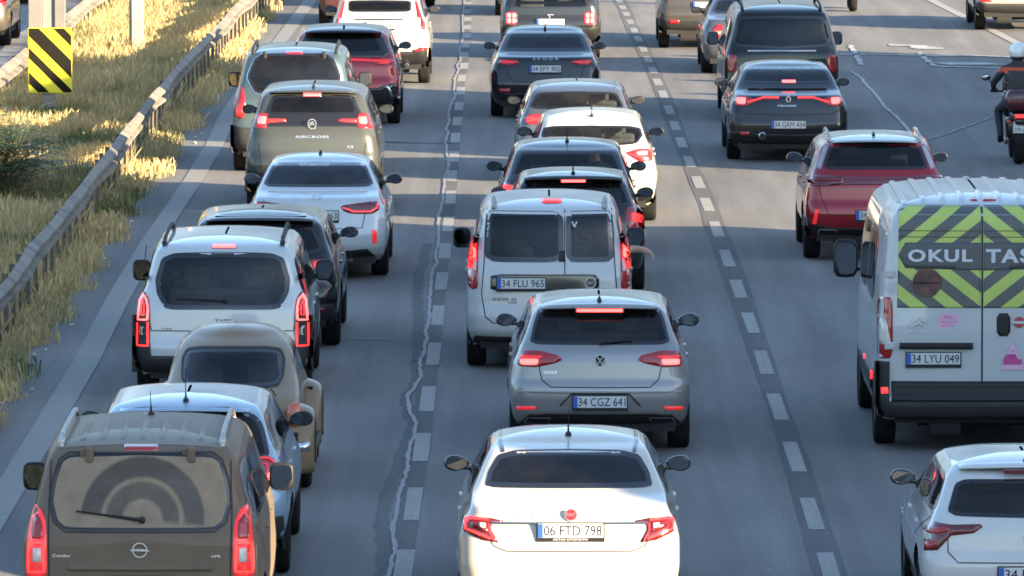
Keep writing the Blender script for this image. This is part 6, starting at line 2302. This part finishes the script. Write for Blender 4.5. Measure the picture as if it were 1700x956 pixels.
# --- a car on the side road
c = Car('sedan', 'grey car on the side road cut off by the left edge', 'car', -64, 85.5, 'sedan', 1.8, 1.46, 4.4, P['brownp'], ds=.08, group='cars on the side road')
c.window('rear_window', sym([(0, 1.36), (.54, 1.35), (.68, 1.10), (0, 1.09)]), M['tint'])
lampset(c, [(.62, .98), (.86, .98), (.86, .82), (.62, .84)], base='red')
c.plate('34 LB 6640', 0, .72)
c.finish(sidem='tint')
c = Car('hatchback', 'black car on the separate side road, cut off by the top edge', 'car', 18, 76.5, 'hatch', 1.78, 1.46, 4.1, P['black'], ds=.08, group='cars on the side road')
c.window('rear_window', sym([(0, 1.34), (.56, 1.33), (.70, 1.05), (0, 1.04)]), M['tint'])
lampset(c, [(.62, .92), (.86, .94), (.86, .78), (.62, .80)], base='red')
c.plate('34 KP 7758', 0, .72)
c.finish(sidem='tint')
# ================================================================== people and motorcycles
M['skin'] = mat('skin', (.50, .31, .22), .55, noise=.08)
M['hair'] = mat('dark_hair', (.015, .012, .010), .7)
M['shirt'] = mat('dark_shirt', (.05, .055, .07), .85)
M['jacket'] = mat('black_riding_jacket', (.018, .018, .022), .65, noise=.2)
M['orange'] = mat('orange_jacket_panel', (.40, .06, .02), .6)
M['trousers'] = mat('dark_trousers', (.025, .028, .04), .8, noise=.2)
M['helmetw'] = mat('white_helmet', (.66, .70, .72), .25, coat=.8)

def skinned(name, joints, edges, mats, pick, parent=None, root=0):
    """one continuous figure grown round a skeleton; pick(face centre) -> material slot"""
    me = bpy.data.meshes.new(name)
    me.from_pydata([j[0] for j in joints], edges, [])
    o = bpy.data.objects.new(name, me)
    COL.objects.link(o)
    sk = o.modifiers.new('skin', 'SKIN')
    sk.use_smooth_shade = True
    if not me.skin_vertices: 
        bpy.context.view_layer.update()
    dat = me.skin_vertices[0].data
    for i, j in enumerate(joints):
        r = j[1]
        dat[i].radius = (r, r) if not isinstance(r, tuple) else r
        dat[i].use_root = (i == root)
    sb = o.modifiers.new('sub', 'SUBSURF'); sb.levels = 2; sb.render_levels = 2
    dg = bpy.context.evaluated_depsgraph_get()
    m2 = bpy.data.meshes.new_from_object(o.evaluated_get(dg))
    bpy.data.objects.remove(o)
    m2.materials.clear()
    for m in mats: m2.materials.append(m)
    for p in m2.polygons:
        p.material_index = pick(p.center)
        p.use_smooth = True
    r = bpy.data.objects.new(name, m2)
    return link(r, parent)

def head_parts(o, c, hair=True):
    """face, ears and hair on the head centred at c, looking along +y"""
    if hair:
        bm = bmesh.new()
        add_ball(bm, c + Vector((0, -.018, .03)), (.088, .098, .098), 16)
        for v in bm.verts:
            if v.co.y > c.y + .03 and v.co.z < c.z + .06: v.co.y = c.y + .03
            if v.co.z < c.z - .05: v.co.z = c.z - .05
        bm_obj('hair', bm, M['hair'], o, True)

def hand(bmv, wrist, d, up, side, s=1.):
    """palm and five bent fingers, returned as skeleton edges appended to the lists"""
    joints, edges, a = bmv
    d = d.normalized(); n = up.normalized(); w = d.cross(n).normalized() * side
    p0 = len(joints)
    joints.append((wrist + d * .045, .030 * s)); edges.append((a, p0))
    joints.append((wrist + d * .085, .034 * s)); edges.append((p0, p0 + 1))
    for k, (off, ln) in enumerate(((-.030, .060), (-.010, .072), (.010, .068), (.029, .052))):
        b = len(joints)
        base = wrist + d * .085 + w * off
        joints.append((base + d * .015, .010)); edges.append((p0 + 1, b))
        joints.append((base + d * (.015 + ln * .5) - n * .012, .009)); edges.append((b, b + 1))
        joints.append((base + d * (.010 + ln * .85) - n * .042, .008)); edges.append((b + 1, b + 2))
    b = len(joints)
    joints.append((wrist + d * .05 - w * .045, .011)); edges.append((p0, b))
    joints.append((wrist + d * .085 - w * .062 - n * .015, .010)); edges.append((b, b + 1))

def seated(car, x, label, arm_out=False):
    y = car.wyb - 1.30
    z = (.46 * car.kz) + .08
    V3 = Vector
    J = [(V3((x, y + .02, z + .08)), (.15, .12)), (V3((x, y - .02, z + .30)), (.155, .11)), (V3((x, y - .05, z + .50)), (.17, .11)),
         (V3((x, y - .04, z + .60)), .060), (V3((x, y - .02, z + .70)), (.078, .085)), (V3((x, y - .01, z + .79)), (.070, .085))]
    Ed = [(0, 1), (1, 2), (2, 3), (3, 4), (4, 5)]
    for sg in (-1, 1):
        k = len(J)
        J += [(V3((x + sg * .19, y - .04, z + .50)), .06)]
        Ed += [(2, k)]
        if arm_out and sg > 0:
            J += [(V3((x + .40, y - .02, z + .56)), .05), (V3((car.w2 + .02, y + .06, z + .60)), .046), (V3((car.w2 + .14, y - .01, z + .60)), .036)]
            Ed += [(k, k + 1), (k + 1, k + 2), (k + 2, k + 3)]
            hand((J, Ed, k + 3), V3((car.w2 + .14, y - .01, z + .60)), V3((.80, -.12, -.42)), V3((.45, 0, .85)), 1, 1.15)
        else:
            J += [(V3((x + sg * .25, y + .12, z + .28)), .045), (V3((x + sg * .18, y + .40, z + .36)), .032)]
            Ed += [(k, k + 1), (k + 1, k + 2)]
            hand((J, Ed, k + 2), V3((x + sg * .18, y + .40, z + .36)), V3((0, .8, .35)), V3((0, -.35, .8)), sg)
        k = len(J)
        J += [(V3((x + sg * .10, y + .08, z + .04)), .085), (V3((x + sg * .14, y + .50, z + .10)), .062), (V3((x + sg * .13, y + .72, z - .22)), .04), (V3((x + sg * .13, y + .86, z - .24)), .03)]
        Ed += [(0, k), (k, k + 1), (k + 1, k + 2), (k + 2, k + 3)]
    def pick(c_):
        if c_.z > z + .60: return 0
        if c_.z < z + .12 and c_.y > y + .05: return 2
        if arm_out and c_.x > x + .36: return 0
        if c_.y > y + .22 and c_.z > z + .2: return 0
        return 1
    o = skinned('person', J, Ed, [M['skin'], M['shirt'], M['trousers']], pick)
    o.matrix_world = car.MW
    tag(o, label, 'person')
    hc = V3((x, y - .015, z + .755))
    head_parts(o, hc)
    bm = bmesh.new()
    for sg in (-1, 1): add_ball(bm, hc + V3((sg * .078, .0, -.01)), (.012, .02, .03), 8)
    add_ball(bm, hc + V3((0, .088, -.015)), (.014, .02, .02), 8)
    bm_obj('face', bm, M['skin'], o, True)
    return o
seated(CARM, .38, 'passenger resting a bare forearm out of the white minivan window, hand hanging loose', True)
seated(CARD, .36, 'person with dark hair seen through the rear window of the dark grey hatchback')

def motorcycle(px_, s, label, col, case):
    g = ground(px_, 7.95 * s - 600)
    rt = empty('motorcycle', (g.x, g.y, 0))
    tag(rt, label, 'motorcycle', 'motorcycles in the right lanes')
    for (y, w_, r) in ((.32, .085, .31), (1.72, .06, .30)):
        prof = [(-w_ * .5, r * .66), (-w_ * .9, r * .80), (-w_, r * .9), (-w_ * .6, r * .985), (0, r), (w_ * .6, r * .985), (w_, r * .9), (w_ * .9, r * .80), (w_ * .5, r * .66)]
        v, f = lathe(prof, 30)
        w = mesh_obj('wheel', v, f, M['rubber'], rt); w.location = (0, y, r)
        bm = bmesh.new()
        add_tube(bm, (-.02, 0, 0), (.02, 0, 0), r * .67, n=24); add_tube(bm, (-.06, 0, 0), (.06, 0, 0), .04, n=10)
        bm_obj('rim', bm, M['trim'], w)
    bm = bmesh.new()
    add_box(bm, (0, .62, .70), (.26, .75, .20), .06); add_box(bm, (0, .95, .52), (.34, .5, .34), .08); add_box(bm, (0, 1.30, .86), (.40, .36, .42), .10)
    add_box(bm, (0, .20, .66), (.16, .36, .10), .03); add_box(bm, (0, .08, .52), (.15, .04, .26), .01)
    add_tube(bm, (-.10, 1.45, .95), (-.10, 1.72, .32), .025); add_tube(bm, (.10, 1.45, .95), (.10, 1.72, .32), .025)
    add_box(bm, (-.20, .50, .34), (.05, .55, .07), .02); add_box(bm, (.12, .55, .36), (.06, .6, .08), .02)
    add_box(bm, (0, 1.52, 1.10), (.36, .12, .34), .04)
    bm_obj('body', bm, col, rt, True)
    bm = bmesh.new(); add_box(bm, (0, .62, .83), (.30, .78, .09), .04); bm_obj('seat', bm, M['black'], rt, True)
    bm = bmesh.new()
    add_tube(bm, (-.36, 1.16, 1.06), (-.12, 1.36, 1.04), .014); add_tube(bm, (.36, 1.16, 1.06), (.12, 1.36, 1.04), .014); add_tube(bm, (-.12, 1.36, 1.04), (.12, 1.36, 1.04), .014)
    for sg in (-1, 1):
        add_tube(bm, (sg * .38, 1.13, 1.06), (sg * .27, 1.23, 1.05), .02); add_tube(bm, (sg * .30, 1.22, 1.06), (sg * .42, 1.24, 1.24), .007, n=6)
    hb = bm_obj('handlebar', bm, M['black'], rt, True)
    for sg in (-1, 1):
        bm = bmesh.new(); add_ball(bm, (sg * .45, 1.25, 1.26), (.075, .025, .05), 14)
        mo = bm_obj('mirror', bm, M['black'], rt, True)
        bm = bmesh.new(); add_ball(bm, (sg * .45, 1.232, 1.262), (.066, .012, .042), 14)
        bm_obj('mirror_glass', bm, M['mirror'], mo, True)
    bm = bmesh.new(); add_box(bm, (0, .14, .99), (.46, .36, .30), .09)
    for v in bm.verts:
        if v.co.z > 1.05: v.co.x *= .88
    tc_ = bm_obj('top_case', bm, case, rt, True)
    bm = bmesh.new(); add_box(bm, (0, -.045, .97), (.36, .02, .05), .008); bm_obj('reflector', bm, M['darkred'], tc_)
    bm = bmesh.new(); add_box(bm, (0, .0, .74), (.22, .05, .09), .02); tl = bm_obj('tail_light', bm, M['red'], rt, True)
    bm = bmesh.new(); add_box(bm, (0, -.028, .745), (.16, .006, .045)); bm_obj('lit_lamp', bm, M['lit'], tl)
    for sg in (-1, 1):
        bm = bmesh.new(); add_ball(bm, (sg * .17, .02, .66), (.04, .035, .028), 10); bm_obj('indicator', bm, M['red'], rt, True)
    bm = bmesh.new(); add_box(bm, (0, .055, .57), (.22, .008, .17), .004); pl_ = bm_obj('licence_plate', bm, M['plate'], rt)
    for i, t in enumerate(('34', 'CPE 62')):
        vs, fs = text_geo(t)
        mesh_obj('plate_text', [((-.05 if i == 0 else -.09) + (.10 if i == 0 else .18) * a, .049, (.585 if i == 0 else .505) + .055 * b) for a, b in vs], fs, M['ink'], pl_, False)
    bm = bmesh.new(); add_tube(bm, (.19, .20, .40), (.15, .80, .32), .055, .045, 14); bm_obj('exhaust_pipe', bm, M['steel'], rt, True)
    return rt, g

def rider(rt, g, label, accent, helm):
    V3 = Vector
    J = [(V3((0, .62, .96)), (.16, .13)), (V3((0, .64, 1.18)), (.155, .12)), (V3((0, .70, 1.40)), (.18, .12)), (V3((0, .74, 1.52)), .065), (V3((0, .76, 1.62)), .085)]
    Ed = [(0, 1), (1, 2), (2, 3), (3, 4)]
    for sg in (-1, 1):
        k = len(J)
        J += [(V3((sg * .21, .71, 1.41)), .075), (V3((sg * .36, .86, 1.20)), .056), (V3((sg * .345, 1.10, 1.10)), .036)]
        Ed += [(2, k), (k, k + 1), (k + 1, k + 2)]
        hand((J, Ed, k + 2), V3((sg * .345, 1.10, 1.10)), V3((-sg * .1, .9, -.1)), V3((0, .1, 1)), sg)
        k = len(J)
        J += [(V3((sg * .13, .66, .93)), .095), (V3((sg * .28, 1.02, .78)), .072), (V3((sg * .25, .84, .42)), .050), (V3((sg * .25, .86, .33)), .045), (V3((sg * .25, 1.02, .31)), .04)]
        Ed += [(0, k), (k, k + 1), (k + 1, k + 2), (k + 2, k + 3), (k + 3, k + 4)]
    def pick(c_):
        if c_.z < .40: return 3
        if c_.z < 1.0 and (abs(c_.x) > .05 or c_.z < .9): return 2
        if 1.37 < c_.z < 1.43: return 1
        return 0
    o = skinned('person', J, Ed, [M['jacket'], accent, M['trousers'], M['rubber']], pick)
    o.location = (g.x, g.y, 0)
    tag(o, label, 'person')
    bm = bmesh.new()
    add_ball(bm, (0, .77, 1.68), (.130, .155, .145), 22)
    for v in bm.verts:
        if v.co.z < 1.585: v.co.z = 1.585 - (1.585 - v.co.z) * .2
    hl = bm_obj('helmet', bm, helm, o, True)
    bm = bmesh.new(); add_ball(bm, (0, .83, 1.68), (.118, .105, .055), 16); bm_obj('visor', bm, M['gloss'], hl, True)
    bm = bmesh.new(); add_ball(bm, (0, .76, 1.59), (.118, .13, .05), 16); bm_obj('neck_roll', bm, M['jacket'], hl, True)
    return o
rt, g = motorcycle(1694, 110, 'dark motorcycle with a maroon top case at the right edge', P['navy'], mat('maroon_case', (.045, .010, .014), .3, coat=.5))
rider(rt, g, 'motorcyclist in a black and orange jacket and white helmet at the right edge', M['orange'], M['helmetw'])
rt, g = motorcycle(1417, 78, 'dark motorcycle mostly above the top edge, over the tall black passenger van', P['charcoal'], M['trim'])
rider(rt, g, 'motorcyclist riding at the very top edge, only feet and legs in the picture', M['jacket'], M['gloss'])
